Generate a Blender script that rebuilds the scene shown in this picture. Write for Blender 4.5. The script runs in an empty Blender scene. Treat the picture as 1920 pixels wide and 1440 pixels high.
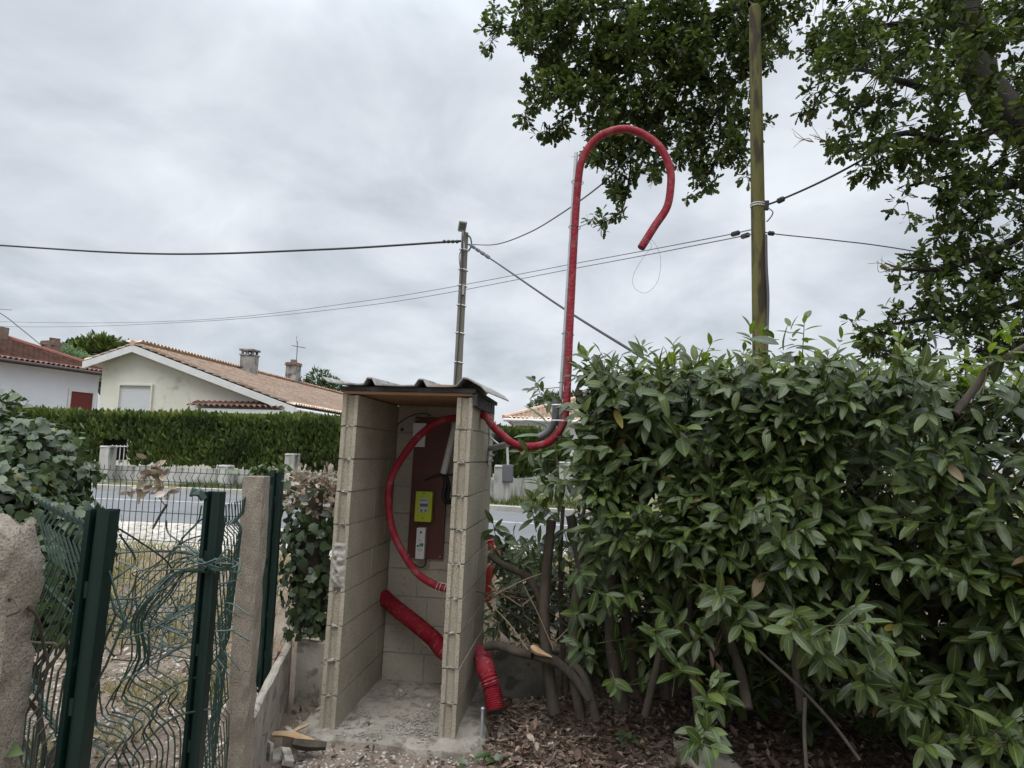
import bpy, bmesh, math, random
import numpy as np
from mathutils import Vector, Matrix, Euler, noise

random.seed(7); rng = np.random.default_rng(7)
S = bpy.context.scene; C = S.collection
PI = math.pi

# ------------------------------------------------------------------ camera
F = 1240.0                       # focal length in pixels of the 1920 wide photograph
CAM = Vector((0, 0, 1.7)); PITCH = math.radians(6.08); ROLL = math.radians(1.78)
cam = bpy.data.cameras.new("camera"); cam_o = bpy.data.objects.new("camera", cam); C.objects.link(cam_o)
cam.sensor_width = 36; cam.lens = 36 * F / 1920; cam.clip_start = .05; cam.clip_end = 2000
CM = Matrix.Rotation(PI / 2 + PITCH, 3, 'X') @ Matrix.Rotation(ROLL, 3, 'Z')
cam_o.matrix_world = Matrix.Translation(CAM) @ CM.to_4x4()
S.camera = cam_o

def at(px, py, Y):
    d = CM @ Vector(((px - 960) / F, -(py - 720) / F, -1)); return CAM + d * (Y / d.y)
def on_z(px, py, h):
    d = CM @ Vector(((px - 960) / F, -(py - 720) / F, -1)); return CAM + d * ((h - CAM.z) / d.z)

# ------------------------------------------------------------------ sky, sun, exposure
SUN_EL, SUN_ROT = math.radians(58), math.radians(200)
W = bpy.data.worlds.new("World"); S.world = W; W.use_nodes = True
wn = W.node_tree; wn.nodes.clear()
def N(t, **k):
    n = wn.nodes.new(t)
    for a, b in k.items(): setattr(n, a, b)
    return n
wl = wn.links.new
out = N('ShaderNodeOutputWorld'); mix = N('ShaderNodeMixShader'); mix.inputs[0].default_value = .93
sky = N('ShaderNodeTexSky', sky_type='NISHITA', sun_disc=False, sun_elevation=SUN_EL, sun_rotation=SUN_ROT)
bg1 = N('ShaderNodeBackground'); bg1.inputs[1].default_value = .08; wl(sky.outputs[0], bg1.inputs[0])
bg2 = N('ShaderNodeBackground'); bg2.inputs[1].default_value = 1.0
tc = N('ShaderNodeTexCoord'); sep = N('ShaderNodeSeparateXYZ'); wl(tc.outputs['Generated'], sep.inputs[0])
def M(op, a, b=None, c=None, clamp=False):
    n = N('ShaderNodeMath', operation=op, use_clamp=clamp)
    for i, v in enumerate((a, b, c)):
        if v is None: continue
        if isinstance(v, (int, float)): n.inputs[i].default_value = v
        else: wl(v, n.inputs[i])
    return n.outputs[0]
zc = M('MAXIMUM', sep.outputs[2], 0.0); den = M('ADD', zc, .34)
cmb = N('ShaderNodeCombineXYZ'); wl(M('DIVIDE', sep.outputs[0], den), cmb.inputs[0]); wl(M('DIVIDE', sep.outputs[1], den), cmb.inputs[1])
n1 = N('ShaderNodeTexNoise'); n1.inputs['Scale'].default_value = 2.7; n1.inputs['Detail'].default_value = 8; n1.inputs['Roughness'].default_value = .54
n1.inputs['Distortion'].default_value = .35
n2 = N('ShaderNodeTexNoise'); n2.inputs['Scale'].default_value = .8; n2.inputs['Detail'].default_value = 4
wl(cmb.outputs[0], n1.inputs['Vector']); wl(cmb.outputs[0], n2.inputs['Vector'])
cl = M('ADD', M('MULTIPLY', n1.outputs[0], .62), M('MULTIPLY', n2.outputs[0], .45))
ramp = N('ShaderNodeValToRGB'); e = ramp.color_ramp
e.elements[0].position = .40; e.elements[0].color = (.44, .478, .53, 1)
e.elements[1].position = .66; e.elements[1].color = (.75, .79, .84, 1)
wl(cl, ramp.inputs[0])
# overcast sky: zenith brightness boosted, mostly above the frame, to strengthen the light
gr = N('ShaderNodeMapRange'); gr.inputs[1].default_value = .05; gr.inputs[2].default_value = .95; gr.inputs[3].default_value = .83; gr.inputs[4].default_value = .91
wl(sep.outputs[2], gr.inputs[0])
zen = N('ShaderNodeMapRange'); zen.interpolation_type = 'SMOOTHSTEP'
zen.inputs[1].default_value = .5; zen.inputs[2].default_value = .98; zen.inputs[3].default_value = 0; zen.inputs[4].default_value = 3.7
wl(sep.outputs[2], zen.inputs[0])
hz = M('ADD', gr.outputs[0], zen.outputs[0])
vm = N('ShaderNodeVectorMath', operation='SCALE'); wl(ramp.outputs[0], vm.inputs[0]); wl(hz, vm.inputs['Scale'])
wl(vm.outputs[0], bg2.inputs[0]); wl(bg1.outputs[0], mix.inputs[1]); wl(bg2.outputs[0], mix.inputs[2]); wl(mix.outputs[0], out.inputs[0])

sl = bpy.data.lights.new("sun", 'SUN'); sl.energy = .9; sl.angle = math.radians(40); sl.color = (1, .97, .92)
so = bpy.data.objects.new("sun", sl); C.objects.link(so)
sd = Vector((math.sin(SUN_ROT) * math.cos(SUN_EL), math.cos(SUN_ROT) * math.cos(SUN_EL), math.sin(SUN_EL)))
so.rotation_euler = sd.to_track_quat('Z', 'Y').to_euler()
vs = S.view_settings; vs.view_transform = 'Standard'; vs.look = 'None'; vs.gamma = 1; vs.exposure = .5

# ------------------------------------------------------------------ materials
def newmat(name):
    m = bpy.data.materials.new(name); m.use_nodes = True; nt = m.node_tree; nt.nodes.clear()
    o = nt.nodes.new('ShaderNodeOutputMaterial'); p = nt.nodes.new('ShaderNodeBsdfPrincipled'); nt.links.new(p.outputs[0], o.inputs[0])
    return m, nt, p, o
def mat(name, c1, c2=None, scale=4., rough=.85, bump=0., bscale=60., metal=0., spec=.4, detail=6, c3=None, s3=25., p3=(.55, .62), stretch=None, lo=.35, hi=.65):
    """two noise-mixed colours, an optional third colour in small spots, and a noise bump"""
    m, nt, p, o = newmat(name); L = nt.links.new
    p.inputs['Roughness'].default_value = rough; p.inputs['Metallic'].default_value = metal; p.inputs['Specular IOR Level'].default_value = spec
    t = nt.nodes.new('ShaderNodeTexCoord'); vec = t.outputs['Object']
    if stretch:
        mp = nt.nodes.new('ShaderNodeMapping'); mp.inputs['Scale'].default_value = stretch; L(vec, mp.inputs[0]); vec = mp.outputs[0]
    col = None
    if c2:
        n = nt.nodes.new('ShaderNodeTexNoise'); n.inputs['Scale'].default_value = scale; n.inputs['Detail'].default_value = detail; n.inputs['Roughness'].default_value = .6
        L(vec, n.inputs['Vector']); r = nt.nodes.new('ShaderNodeValToRGB')
        r.color_ramp.elements[0].position = lo; r.color_ramp.elements[1].position = hi
        r.color_ramp.elements[0].color = (*c1, 1); r.color_ramp.elements[1].color = (*c2, 1); L(n.outputs[0], r.inputs[0]); col = r.outputs[0]
        if c3:
            n3 = nt.nodes.new('ShaderNodeTexNoise'); n3.inputs['Scale'].default_value = s3; n3.inputs['Detail'].default_value = 4; L(vec, n3.inputs['Vector'])
            mr = nt.nodes.new('ShaderNodeMapRange'); mr.inputs[1].default_value = p3[0]; mr.inputs[2].default_value = p3[1]; L(n3.outputs[0], mr.inputs[0])
            mx = nt.nodes.new('ShaderNodeMix'); mx.data_type = 'RGBA'; L(mr.outputs[0], mx.inputs[0]); L(col, mx.inputs[6]); mx.inputs[7].default_value = (*c3, 1); col = mx.outputs[2]
        L(col, p.inputs['Base Color'])
    else: p.inputs['Base Color'].default_value = (*c1, 1)
    if bump:
        b = nt.nodes.new('ShaderNodeBump'); b.inputs['Strength'].default_value = bump; b.inputs['Distance'].default_value = .01
        n = nt.nodes.new('ShaderNodeTexNoise'); n.inputs['Scale'].default_value = bscale; n.inputs['Detail'].default_value = 5; n.inputs['Roughness'].default_value = .65
        L(vec, n.inputs['Vector']); L(n.outputs[0], b.inputs['Height']); L(b.outputs[0], p.inputs['Normal'])
    return m
def leafmat(name, cols, rough=.42, trans=.22, spec=.5, veins=True, vein_col=(.16, .2, .06)):
    """per-leaf colour from the point attribute rnd, a paler midrib and side veins from the leaf's UV"""
    m, nt, p, o = newmat(name); L = nt.links.new
    a = nt.nodes.new('ShaderNodeAttribute'); a.attribute_name = 'rnd'
    r = nt.nodes.new('ShaderNodeValToRGB'); cr = r.color_ramp
    while len(cr.elements) < len(cols): cr.elements.new(.5)
    for el, (pos, c) in zip(cr.elements, cols): el.position = pos; el.color = (*c, 1)
    L(a.outputs['Fac'], r.inputs[0]); col = r.outputs[0]
    p.inputs['Roughness'].default_value = rough; p.inputs['Specular IOR Level'].default_value = spec
    if veins:
        uv = nt.nodes.new('ShaderNodeUVMap'); sp = nt.nodes.new('ShaderNodeSeparateXYZ'); L(uv.outputs[0], sp.inputs[0])
        def mm(op, x, y):
            n = nt.nodes.new('ShaderNodeMath'); n.operation = op
            for i, v in enumerate((x, y)):
                if isinstance(v, (int, float)): n.inputs[i].default_value = v
                else: L(v, n.inputs[i])
            return n.outputs[0]
        d = mm('ABSOLUTE', mm('SUBTRACT', sp.outputs[1], .5), 0)
        rib = nt.nodes.new('ShaderNodeMapRange'); rib.inputs[1].default_value = .06; rib.inputs[2].default_value = .02; L(d, rib.inputs[0])
        ph = mm('SUBTRACT', mm('MULTIPLY', sp.outputs[0], 9.0), mm('MULTIPLY', d, 6.0))
        fr = mm('ABSOLUTE', mm('SUBTRACT', mm('FRACT', ph, 0), .5), 0)
        sv = nt.nodes.new('ShaderNodeMapRange'); sv.inputs[1].default_value = .10; sv.inputs[2].default_value = .0; sv.inputs[4].default_value = .28; L(fr, sv.inputs[0])
        f = mm('MAXIMUM', mm('MULTIPLY', rib.outputs[0], .75), sv.outputs[0])
        mx = nt.nodes.new('ShaderNodeMix'); mx.data_type = 'RGBA'; L(f, mx.inputs[0]); L(col, mx.inputs[6]); mx.inputs[7].default_value = (*vein_col, 1); col = mx.outputs[2]
        b = nt.nodes.new('ShaderNodeBump'); b.inputs['Strength'].default_value = .35; b.inputs['Distance'].default_value = .004; b.invert = True
        L(f, b.inputs['Height']); L(b.outputs[0], p.inputs['Normal'])
    L(col, p.inputs['Base Color'])
    if trans:
        tr = nt.nodes.new('ShaderNodeBsdfTranslucent'); ms = nt.nodes.new('ShaderNodeMixShader'); ms.inputs[0].default_value = trans
        hs = nt.nodes.new('ShaderNodeHueSaturation'); hs.inputs['Value'].default_value = 1.7; hs.inputs['Saturation'].default_value = 1.15; L(col, hs.inputs['Color'])
        L(hs.outputs[0], tr.inputs[0]); L(p.outputs[0], ms.inputs[1]); L(tr.outputs[0], ms.inputs[2]); L(ms.outputs[0], o.inputs[0])
    return m

MT = {}
MT['soil'] = mat('soil', (.135, .10, .077), (.205, .16, .122), 2.2, .95, .8, 35, c3=(.20, .165, .125), s3=34)
MT['asphalt'] = mat('asphalt', (.115, .118, .122), (.15, .152, .155), .8, .85, .25, 90, c3=(.2, .2, .2), s3=140, p3=(.58, .66))
MT['gravel'] = mat('gravel', (.33, .30, .255), (.52, .48, .42), 3., .95, .6, 30, c3=(.22, .19, .15), s3=18)
MT['paint'] = mat('road paint', (.62, .62, .60), (.30, .30, .30), 9, .7)
MT['kerb'] = mat('kerb stone', (.30, .28, .25), (.42, .40, .36), 3, .9, .3, 60)
MT['verge'] = mat('verge turf', (.075, .085, .03), (.16, .14, .06), 1.6, .95, .5, 40)
MT['block'] = mat('concrete block', (.35, .308, .235), (.44, .392, .303), 3.5, .95, .9, 150, c3=(.22, .20, .165), s3=130, p3=(.52, .64), spec=.2)
MT['block_smooth'] = mat('block inner face', (.335, .298, .238), (.41, .368, .30), 2.5, .95, .45, 120, c3=(.235, .21, .18), s3=60, p3=(.58, .72), spec=.2)
MT['mortar'] = mat('mortar', (.27, .25, .215), (.36, .34, .30), 20, .95, .6, 90)
MT['slab'] = mat('dusty slab', (.225, .20, .165), (.35, .318, .27), 2.6, .97, .9, 70, c3=(.15, .13, .105), s3=11, p3=(.5, .66))
MT['fibre'] = mat('fibre cement', (.20, .195, .18), (.33, .32, .30), 6, .9, .4, 60, c3=(.10, .10, .085), s3=12, p3=(.52, .66))
MT['ply'] = mat('plywood', (.26, .15, .08), (.35, .21, .12), 3, .8, .2, 30, stretch=(1, 9, 9))
MT['felt'] = mat('bitumen felt', (.035, .035, .035), (.07, .07, .07), 12, .8, .5, 80)
MT['redpipe'] = mat('red plastic', (.225, .016, .029), (.27, .025, .038), 8, .55, c3=(.25, .075, .075), s3=16, p3=(.52, .66), spec=.25)
MT['redduct'] = mat('dusty red plastic', (.20, .010, .020), (.235, .016, .026), 9, .6, c3=(.22, .12, .10), s3=34, p3=(.57, .72), spec=.25)
MT['galv'] = mat('galvanised steel', (.36, .37, .38), (.48, .49, .50), 14, .5, metal=.6)
MT['greypvc'] = mat('grey plastic', (.075, .08, .085), (.105, .11, .115), 10, .55)
MT['whitepvc'] = mat('pale grey plastic', (.50, .50, .48), (.60, .60, .57), 10, .5)
MT['board'] = mat('red brown board', (.075, .022, .016), (.12, .036, .024), 2.5, .5, .1, 40, spec=.4)
MT['white'] = mat('white plastic', (.62, .62, .61), rough=.4)
MT['whitetie'] = mat('white tie', (.7, .7, .7), rough=.5)
MT['lime'] = mat('lime plastic', (.42, .50, .03), rough=.4)
MT['screen'] = mat('display', (.10, .11, .09), rough=.25)
MT['screengrey'] = mat('grey faceplate', (.45, .46, .45), rough=.4)
MT['black'] = mat('black rubber', (.015, .015, .015), rough=.55)
MT['green_print'] = mat('green print', (.04, .22, .12), rough=.5)
MT['brass'] = mat('screw', (.5, .42, .3), rough=.4, metal=.8)
MT['greenmetal'] = mat('dark green coated steel', (.002, .012, .0095), (.0035, .0165, .0125), 6, .42, spec=.35, c3=(.015, .035, .028), s3=30, p3=(.66, .78))
MT['greenwire'] = mat('green coated wire', (.010, .028, .020), (.018, .040, .03), 10, .45)
MT['oldwire'] = mat('faded green wire', (.030, .055, .044), (.055, .085, .072), 10, .5)
MT['aggregate'] = mat('exposed aggregate concrete', (.225, .19, .148), (.33, .285, .225), 9, .95, 1.0, 140, c3=(.15, .125, .10), s3=190, p3=(.5, .66))
MT['precast'] = mat('precast concrete', (.24, .21, .17), (.36, .325, .275), 4, .95, .5, 60, c3=(.17, .15, .125), s3=9)
MT['darkboard'] = mat('dark precast concrete', (.07, .062, .05), (.125, .112, .092), 5, .95, .5, 60, c3=(.05, .05, .035), s3=9)  # much darker concrete, for the board right of the shelter only
MT['hydrant'] = mat('hydrant red', (.25, .014, .014), (.20, .014, .013), 6, .45)
MT['bark'] = mat('bark', (.036, .029, .022), (.085, .069, .05), 9, .95, 1., 40, stretch=(1, 1, .35))
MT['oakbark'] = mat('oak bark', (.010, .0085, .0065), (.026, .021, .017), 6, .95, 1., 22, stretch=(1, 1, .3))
MT['cutwood'] = mat('torn wood', (.36, .23, .12), (.48, .34, .2), 12, .9, .4, 50)
MT['twig'] = mat('green twig', (.07, .075, .035), (.11, .10, .05), 12, .8)
MT['deadtwig'] = mat('dry twig', (.17, .125, .085), (.25, .19, .13), 12, .9)
MT['poleg'] = mat('mossy treated wood', (.085, .080, .026), (.14, .13, .045), 3, .95, .6, 30, c3=(.045, .035, .022), s3=9, p3=(.5, .62), stretch=(1, 1, .2))
MT['poleb'] = mat('weathered pole', (.11, .098, .08), (.17, .155, .13), 3, .95, .4, 30, stretch=(1, 1, .2))
MT['lamp'] = mat('lamp housing', (.27, .28, .26), (.34, .35, .33), 5, .5)
MT['lens'] = mat('lamp lens', (.10, .11, .08), rough=.3)
MT['cable'] = mat('black cable', (.03, .03, .032), rough=.6)
MT['thincable'] = mat('grey cable', (.16, .165, .17), rough=.6)
MT['cream'] = mat('cream render', (.60, .575, .49), (.66, .64, .56), .8, .9, .15, 60, c3=(.42, .41, .35), s3=2.2, p3=(.6, .75))
MT['whitewall'] = mat('white render', (.60, .61, .65), (.66, .67, .71), .8, .9, .15, 60)
MT['trim'] = mat('white painted wood', (.62, .62, .60), (.54, .54, .52), 3, .7)
MT['shutter'] = mat('roller shutter', (.56, .57, .58), rough=.6)
MT['reddoor'] = mat('dark red door', (.12, .018, .016), rough=.6)
MT['gutter'] = mat('brown gutter', (.05, .035, .03), rough=.6)
MT['chim'] = mat('sooty render', (.30, .29, .265), (.16, .15, .14), 2, .95, .4, 30, c3=(.07, .07, .06), s3=3, p3=(.5, .65))
MT['brickchim'] = mat('old brick', (.22, .14, .10), (.13, .10, .085), 5, .95, .4, 30)
MT['oldwall'] = mat('stained white wall', (.34, .33, .30), (.47, .46, .43), 3, .95, .3, 30, c3=(.16, .155, .135), s3=4, p3=(.5, .68), stretch=(1, 1, .35))
MT['brick'] = mat('orange brick', (.34, .17, .09), (.42, .23, .13), 12, .95, .4, 80)
MT['box_dark'] = mat('grey cabinet', (.10, .10, .11), rough=.6)
MT['hedgecore'] = mat('dark hedge core', (.012, .016, .007), (.022, .026, .012), 6, 1.)
MT['stone'] = mat('limestone chips', (.30, .28, .25), (.44, .42, .38), 8, .95, .5, 60)
MT['crumb'] = mat('cement crumbs', (.20, .178, .15), (.33, .30, .26), 30, .95)
MT['laurel'] = leafmat('laurel leaf', [(0, (.018, .031, .008)), (.35, (.034, .054, .012)), (.7, (.058, .084, .019)), (.94, (.10, .13, .032)), (.975, (.17, .11, .05)), (1, (.30, .24, .045))], .36, .2, .38)
MT['laurel_young'] = leafmat('young laurel leaf', [(0, (.055, .085, .014)), (.6, (.085, .125, .020)), (1, (.125, .165, .032))], .42, .38, .5)
MT['oakleaf'] = leafmat('oak leaf', [(0, (.028, .043, .011)), (.5, (.055, .078, .020)), (1, (.098, .125, .034))], .55, .28, .3, veins=False)
MT['ivy'] = leafmat('ivy leaf', [(0, (.022, .038, .015)), (.5, (.048, .075, .028)), (.93, (.085, .12, .042)), (1, (.20, .19, .05))], .42, .15, .5, veins=False)
MT['dryleaf'] = leafmat('dry leaf', [(0, (.045, .029, .021)), (.35, (.085, .054, .040)), (.65, (.14, .092, .068)), (.9, (.27, .19, .14)), (1, (.40, .33, .26))], .75, .1, .3, veins=False)
MT['paleleaf'] = leafmat('bleached leaf', [(0, (.14, .105, .07)), (.4, (.25, .20, .14)), (.75, (.36, .30, .23)), (1, (.52, .47, .40))], .8, .1, .3, veins=False)
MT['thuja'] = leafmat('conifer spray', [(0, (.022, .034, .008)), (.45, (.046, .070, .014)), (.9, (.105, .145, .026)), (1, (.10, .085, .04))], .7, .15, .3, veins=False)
MT['grassblade'] = leafmat('grass blade', [(0, (.10, .115, .035)), (.4, (.20, .18, .075)), (.8, (.34, .28, .14)), (1, (.44, .38, .21))], .8, .25, .3, veins=False)
MT['fartree'] = leafmat('distant leaf', [(0, (.024, .042, .014)), (.6, (.045, .075, .024)), (1, (.075, .105, .035))], .7, .15, .3, veins=False)
MT['canna'] = leafmat('broad pale leaf', [(0, (.11, .17, .09)), (1, (.16, .23, .12))], .5, .3, .5)

def tilemat(name, c):
    m, nt, p, o = newmat(name); L = nt.links.new; p.inputs['Roughness'].default_value = .9
    uv = nt.nodes.new('ShaderNodeUVMap'); fl = nt.nodes.new('ShaderNodeVectorMath'); fl.operation = 'FLOOR'; L(uv.outputs[0], fl.inputs[0])
    wnz = nt.nodes.new('ShaderNodeTexWhiteNoise'); wnz.noise_dimensions = '2D'; L(fl.outputs[0], wnz.inputs['Vector'])
    r = nt.nodes.new('ShaderNodeValToRGB'); cr = r.color_ramp
    while len(cr.elements) < len(c): cr.elements.new(.5)
    for i, (el, cc) in enumerate(zip(cr.elements, c)): el.position = i / (len(c) - 1); el.color = (*cc, 1)
    L(wnz.outputs['Value'], r.inputs[0])
    t = nt.nodes.new('ShaderNodeTexCoord'); n = nt.nodes.new('ShaderNodeTexNoise'); n.inputs['Scale'].default_value = .9; n.inputs['Detail'].default_value = 6; L(t.outputs['Object'], n.inputs['Vector'])
    mr = nt.nodes.new('ShaderNodeMapRange'); mr.inputs[1].default_value = .55; mr.inputs[2].default_value = .8; mr.inputs[4].default_value = .35; L(n.outputs[0], mr.inputs[0])
    mx = nt.nodes.new('ShaderNodeMix'); mx.data_type = 'RGBA'; L(mr.outputs[0], mx.inputs[0]); L(r.outputs[0], mx.inputs[6]); mx.inputs[7].default_value = (.16, .115, .085, 1)
    L(mx.outputs[2], p.inputs['Base Color']); return m
MT['tile_pale'] = tilemat('pale clay tiles', [(.44, .28, .20), (.54, .38, .28), (.62, .48, .36), (.50, .33, .24), (.66, .54, .43)])
MT['ridge'] = mat('ridge tiles', (.40, .26, .185), (.52, .37, .27), 3, .9)
MT['ridge_red'] = mat('red ridge tiles', (.15, .06, .042), (.20, .08, .058), 3, .9)
MT['tile_red'] = tilemat('dark red clay tiles', [(.125, .058, .042), (.16, .078, .056), (.19, .10, .072), (.14, .072, .054)])

# ------------------------------------------------------------------ mesh helpers
class MB:
    def __init__(s): s.v = []; s.f = []; s.m = []
    def add(s, vs, fs, mi=0):
        o = len(s.v); s.v += [tuple(v) for v in vs]; s.f += [tuple(i + o for i in f) for f in fs]; s.m += [mi] * len(fs); return s
    def box(s, c, size, rot=None, mi=0, j=0):
        c = Vector(c); hx, hy, hz_ = (x / 2 for x in size); vs = []
        for z in (-hz_, hz_):
            for x, y in ((-hx, -hy), (hx, -hy), (hx, hy), (-hx, hy)):
                p = Vector((x, y, z))
                if j: p += Vector((random.uniform(-j, j), random.uniform(-j, j), random.uniform(-j, j)))
                vs.append(c + (rot @ p if rot else p))
        return s.add(vs, [(3, 2, 1, 0), (4, 5, 6, 7), (0, 1, 5, 4), (1, 2, 6, 5), (2, 3, 7, 6), (3, 0, 4, 7)], mi)
    def prism(s, prof, a, b, ex, ey, mi=0):
        """profile points (x,y) in axes ex, ey swept from a to b"""
        a = Vector(a); b = Vector(b); n = len(prof)
        vs = [a + ex * x + ey * y for x, y in prof] + [b + ex * x + ey * y for x, y in prof]
        return s.add(vs, [tuple(range(n))[::-1], tuple(range(n, 2 * n))] + [(i, (i + 1) % n, n + (i + 1) % n, n + i) for i in range(n)], mi)
    def tube(s, pts, r, k=8, mi=0, cap=True):
        pts = [Vector(p) for p in pts]; n = len(pts)
        if n < 2: return s
        rs = r if hasattr(r, '__len__') else [r] * n
        T = [(pts[min(i + 1, n - 1)] - pts[max(i - 1, 0)]).normalized() for i in range(n)]
        up = Vector((0, 0, 1)) if abs(T[0].z) < .9 else Vector((1, 0, 0)); A = T[0].cross(up).normalized(); vs = []
        for i in range(n):
            A = (A - T[i] * A.dot(T[i])); A = A.normalized() if A.length > 1e-6 else T[i].orthogonal().normalized(); B = T[i].cross(A)
            for q in range(k):
                t = 2 * PI * q / k; vs.append(pts[i] + (A * math.cos(t) + B * math.sin(t)) * rs[i])
        fs = [(i * k + q, i * k + (q + 1) % k, (i + 1) * k + (q + 1) % k, (i + 1) * k + q) for i in range(n - 1) for q in range(k)]
        if cap: fs += [tuple(range(k))[::-1], tuple(range((n - 1) * k, n * k))]
        return s.add(vs, fs, mi)
    def lathe(s, prof, c, k=20, axis=None, mi=0):
        c = Vector(c); q = Vector((0, 0, 1)).rotation_difference(axis.normalized()) if axis else None; vs = []
        for r, z in prof:
            for i in range(k):
                t = 2 * PI * i / k; p = Vector((r * math.cos(t), r * math.sin(t), z)); vs.append(c + (q @ p if q else p))
        n = len(prof); fs = [(i * k + j, i * k + (j + 1) % k, (i + 1) * k + (j + 1) % k, (i + 1) * k + j) for i in range(n - 1) for j in range(k)]
        fs += [tuple(range(k))[::-1], tuple(range((n - 1) * k, n * k))]
        return s.add(vs, fs, mi)
    def obj(s, name, m, parent=None, smooth=False, bevel=0):
        me = bpy.data.meshes.new(name); me.from_pydata(s.v, [], s.f)
        for x in (m if isinstance(m, (list, tuple)) else [m]): me.materials.append(MT[x])
        if isinstance(m, (list, tuple)): me.polygons.foreach_set('material_index', s.m)
        if smooth: me.polygons.foreach_set('use_smooth', [True] * len(me.polygons))
        me.update(); o = bpy.data.objects.new(name, me); C.objects.link(o)
        if bevel:
            b = o.modifiers.new('bevel', 'BEVEL'); b.width = bevel; b.segments = 2; b.limit_method = 'ANGLE'; b.angle_limit = .7
        if smooth and bevel == 0 and any(len(f) > 6 for f in s.f):
            b = o.modifiers.new('split', 'EDGE_SPLIT'); b.split_angle = .9
        if parent: put(o, parent)
        return o
def put(o, parent):
    o.parent = parent
    # geometry is modelled in world coordinates, so only a thing's own Empty carries an offset
    o.matrix_parent_inverse = Matrix.Translation(-Vector(parent.location))
def thing(name, loc, label, cat, group=None):
    o = bpy.data.objects.new(name, None); o.empty_display_size = .1; C.objects.link(o); o.location = loc
    return tag(o, label, cat, group)
def tag(o, label, cat, group=None, kind=None):
    if label: o['label'] = label
    if cat: o['category'] = cat
    if group: o['group'] = group
    if kind: o['kind'] = kind
    return o
def struct(o, kind='structure'): o['kind'] = kind; return o

def fast(name, V, Fq, mats, parent=None, UV=None, rnd=None, smooth=True):
    """numpy mesh: V (n,3), Fq (m,k) with one face size, UV per vertex, rnd per vertex"""
    V = np.asarray(V, np.float32); Fq = np.asarray(Fq, np.int32); m, k = Fq.shape
    me = bpy.data.meshes.new(name); me.vertices.add(len(V)); me.vertices.foreach_set('co', V.ravel())
    me.loops.add(m * k); me.loops.foreach_set('vertex_index', Fq.ravel()); me.polygons.add(m)
    me.polygons.foreach_set('loop_start', np.arange(0, m * k, k, dtype=np.int32)); me.polygons.foreach_set('loop_total', np.full(m, k, np.int32))
    if smooth: me.polygons.foreach_set('use_smooth', np.ones(m, bool))
    me.update(calc_edges=True)
    if UV is not None:
        l = me.uv_layers.new(name='UVMap'); l.data.foreach_set('uv', np.asarray(UV, np.float32)[Fq.ravel()].ravel())
    if rnd is not None:
        a = me.attributes.new('rnd', 'FLOAT', 'POINT'); a.data.foreach_set('value', np.asarray(rnd, np.float32))
    for x in (mats if isinstance(mats, (list, tuple)) else [mats]): me.materials.append(MT[x])
    o = bpy.data.objects.new(name, me); C.objects.link(o)
    if parent: put(o, parent)
    return o

def nrm(a): return a / np.maximum(np.linalg.norm(a, axis=-1, keepdims=True), 1e-9)
def strip_leaf(us, ws, fold=.25, curl=.18, three=True):
    """leaf template: length 1 along x; half widths ws; folded along the midrib and curled down"""
    V = []; UV = []
    for u, w in zip(us, ws):
        z = -curl * u * u
        if three: V += [(u, w, z + fold * w), (u, 0, z), (u, -w, z + fold * w)]; UV += [(u, 1), (u, .5), (u, 0)]
        else: V += [(u, w, z), (u, -w, z)]; UV += [(u, 1), (u, 0)]
    k = 3 if three else 2; Fq = []
    for i in range(len(us) - 1):
        for j in range(k - 1): a = i * k + j; Fq.append((a, a + 1, a + k + 1, a + k))
    return np.array(V, np.float32), np.array(Fq, np.int32), np.array(UV, np.float32)
T_LAUREL = strip_leaf([0, .08, .24, .46, .70, .90, 1.0], [.012, .07, .155, .192, .165, .08, .008])
T_OAK = strip_leaf([0, .14, .26, .38, .5, .62, .76, .88, 1], [.02, .12, .07, .2, .12, .27, .17, .2, .05], three=False, curl=.12)
T_BLADE = strip_leaf([0, .4, 1], [.035, .03, .004], three=False, curl=.35)
T_SPRAY = strip_leaf([0, .35, .7, 1], [.06, .2, .13, .02], three=False, curl=.15)
T_IVY = strip_leaf([-.1, .02, .16, .28, .40, .52, .64, 1], [.10, .34, .30, .50, .33, .27, .24, .015], fold=.12, curl=.2)
T_DRY = strip_leaf([0, .2, .5, .8, 1], [.03, .2, .28, .2, .02], fold=.5, curl=-.25)

def leaves(tmpl, P, D, Nn, size, wid=None):
    """place one template leaf at each P, along D, upper side towards Nn"""
    tv, tf, tuv = tmpl; n = len(P); D = nrm(D); Z = Nn - D * (D * Nn).sum(1, keepdims=True); Z = nrm(Z); Yy = np.cross(Z, D)
    s = np.asarray(size).reshape(-1, 1, 1) * np.ones((n, 1, 1)); w = 1 if wid is None else np.asarray(wid).reshape(-1, 1, 1)
    V = P[:, None, :] + s * (tv[None, :, 0:1] * D[:, None, :] + w * tv[None, :, 1:2] * Yy[:, None, :] + tv[None, :, 2:3] * Z[:, None, :])
    Fq = (tf[None] + (np.arange(n) * len(tv))[:, None, None]).reshape(-1, tf.shape[1])
    return V.reshape(-1, 3), Fq, np.tile(tuv, (n, 1))
def leaf_obj(name, tmpl, P, D, Nn, size, m, parent=None, rnd=None, wid=None):
    V, Fq, UV = leaves(tmpl, P, D, Nn, size, wid)
    r = rng.random(len(P)) if rnd is None else rnd
    return fast(name, V, Fq, m, parent, UV, np.repeat(r, len(tmpl[0])))
def rdir(n): return nrm(rng.normal(size=(n, 3)))

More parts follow.
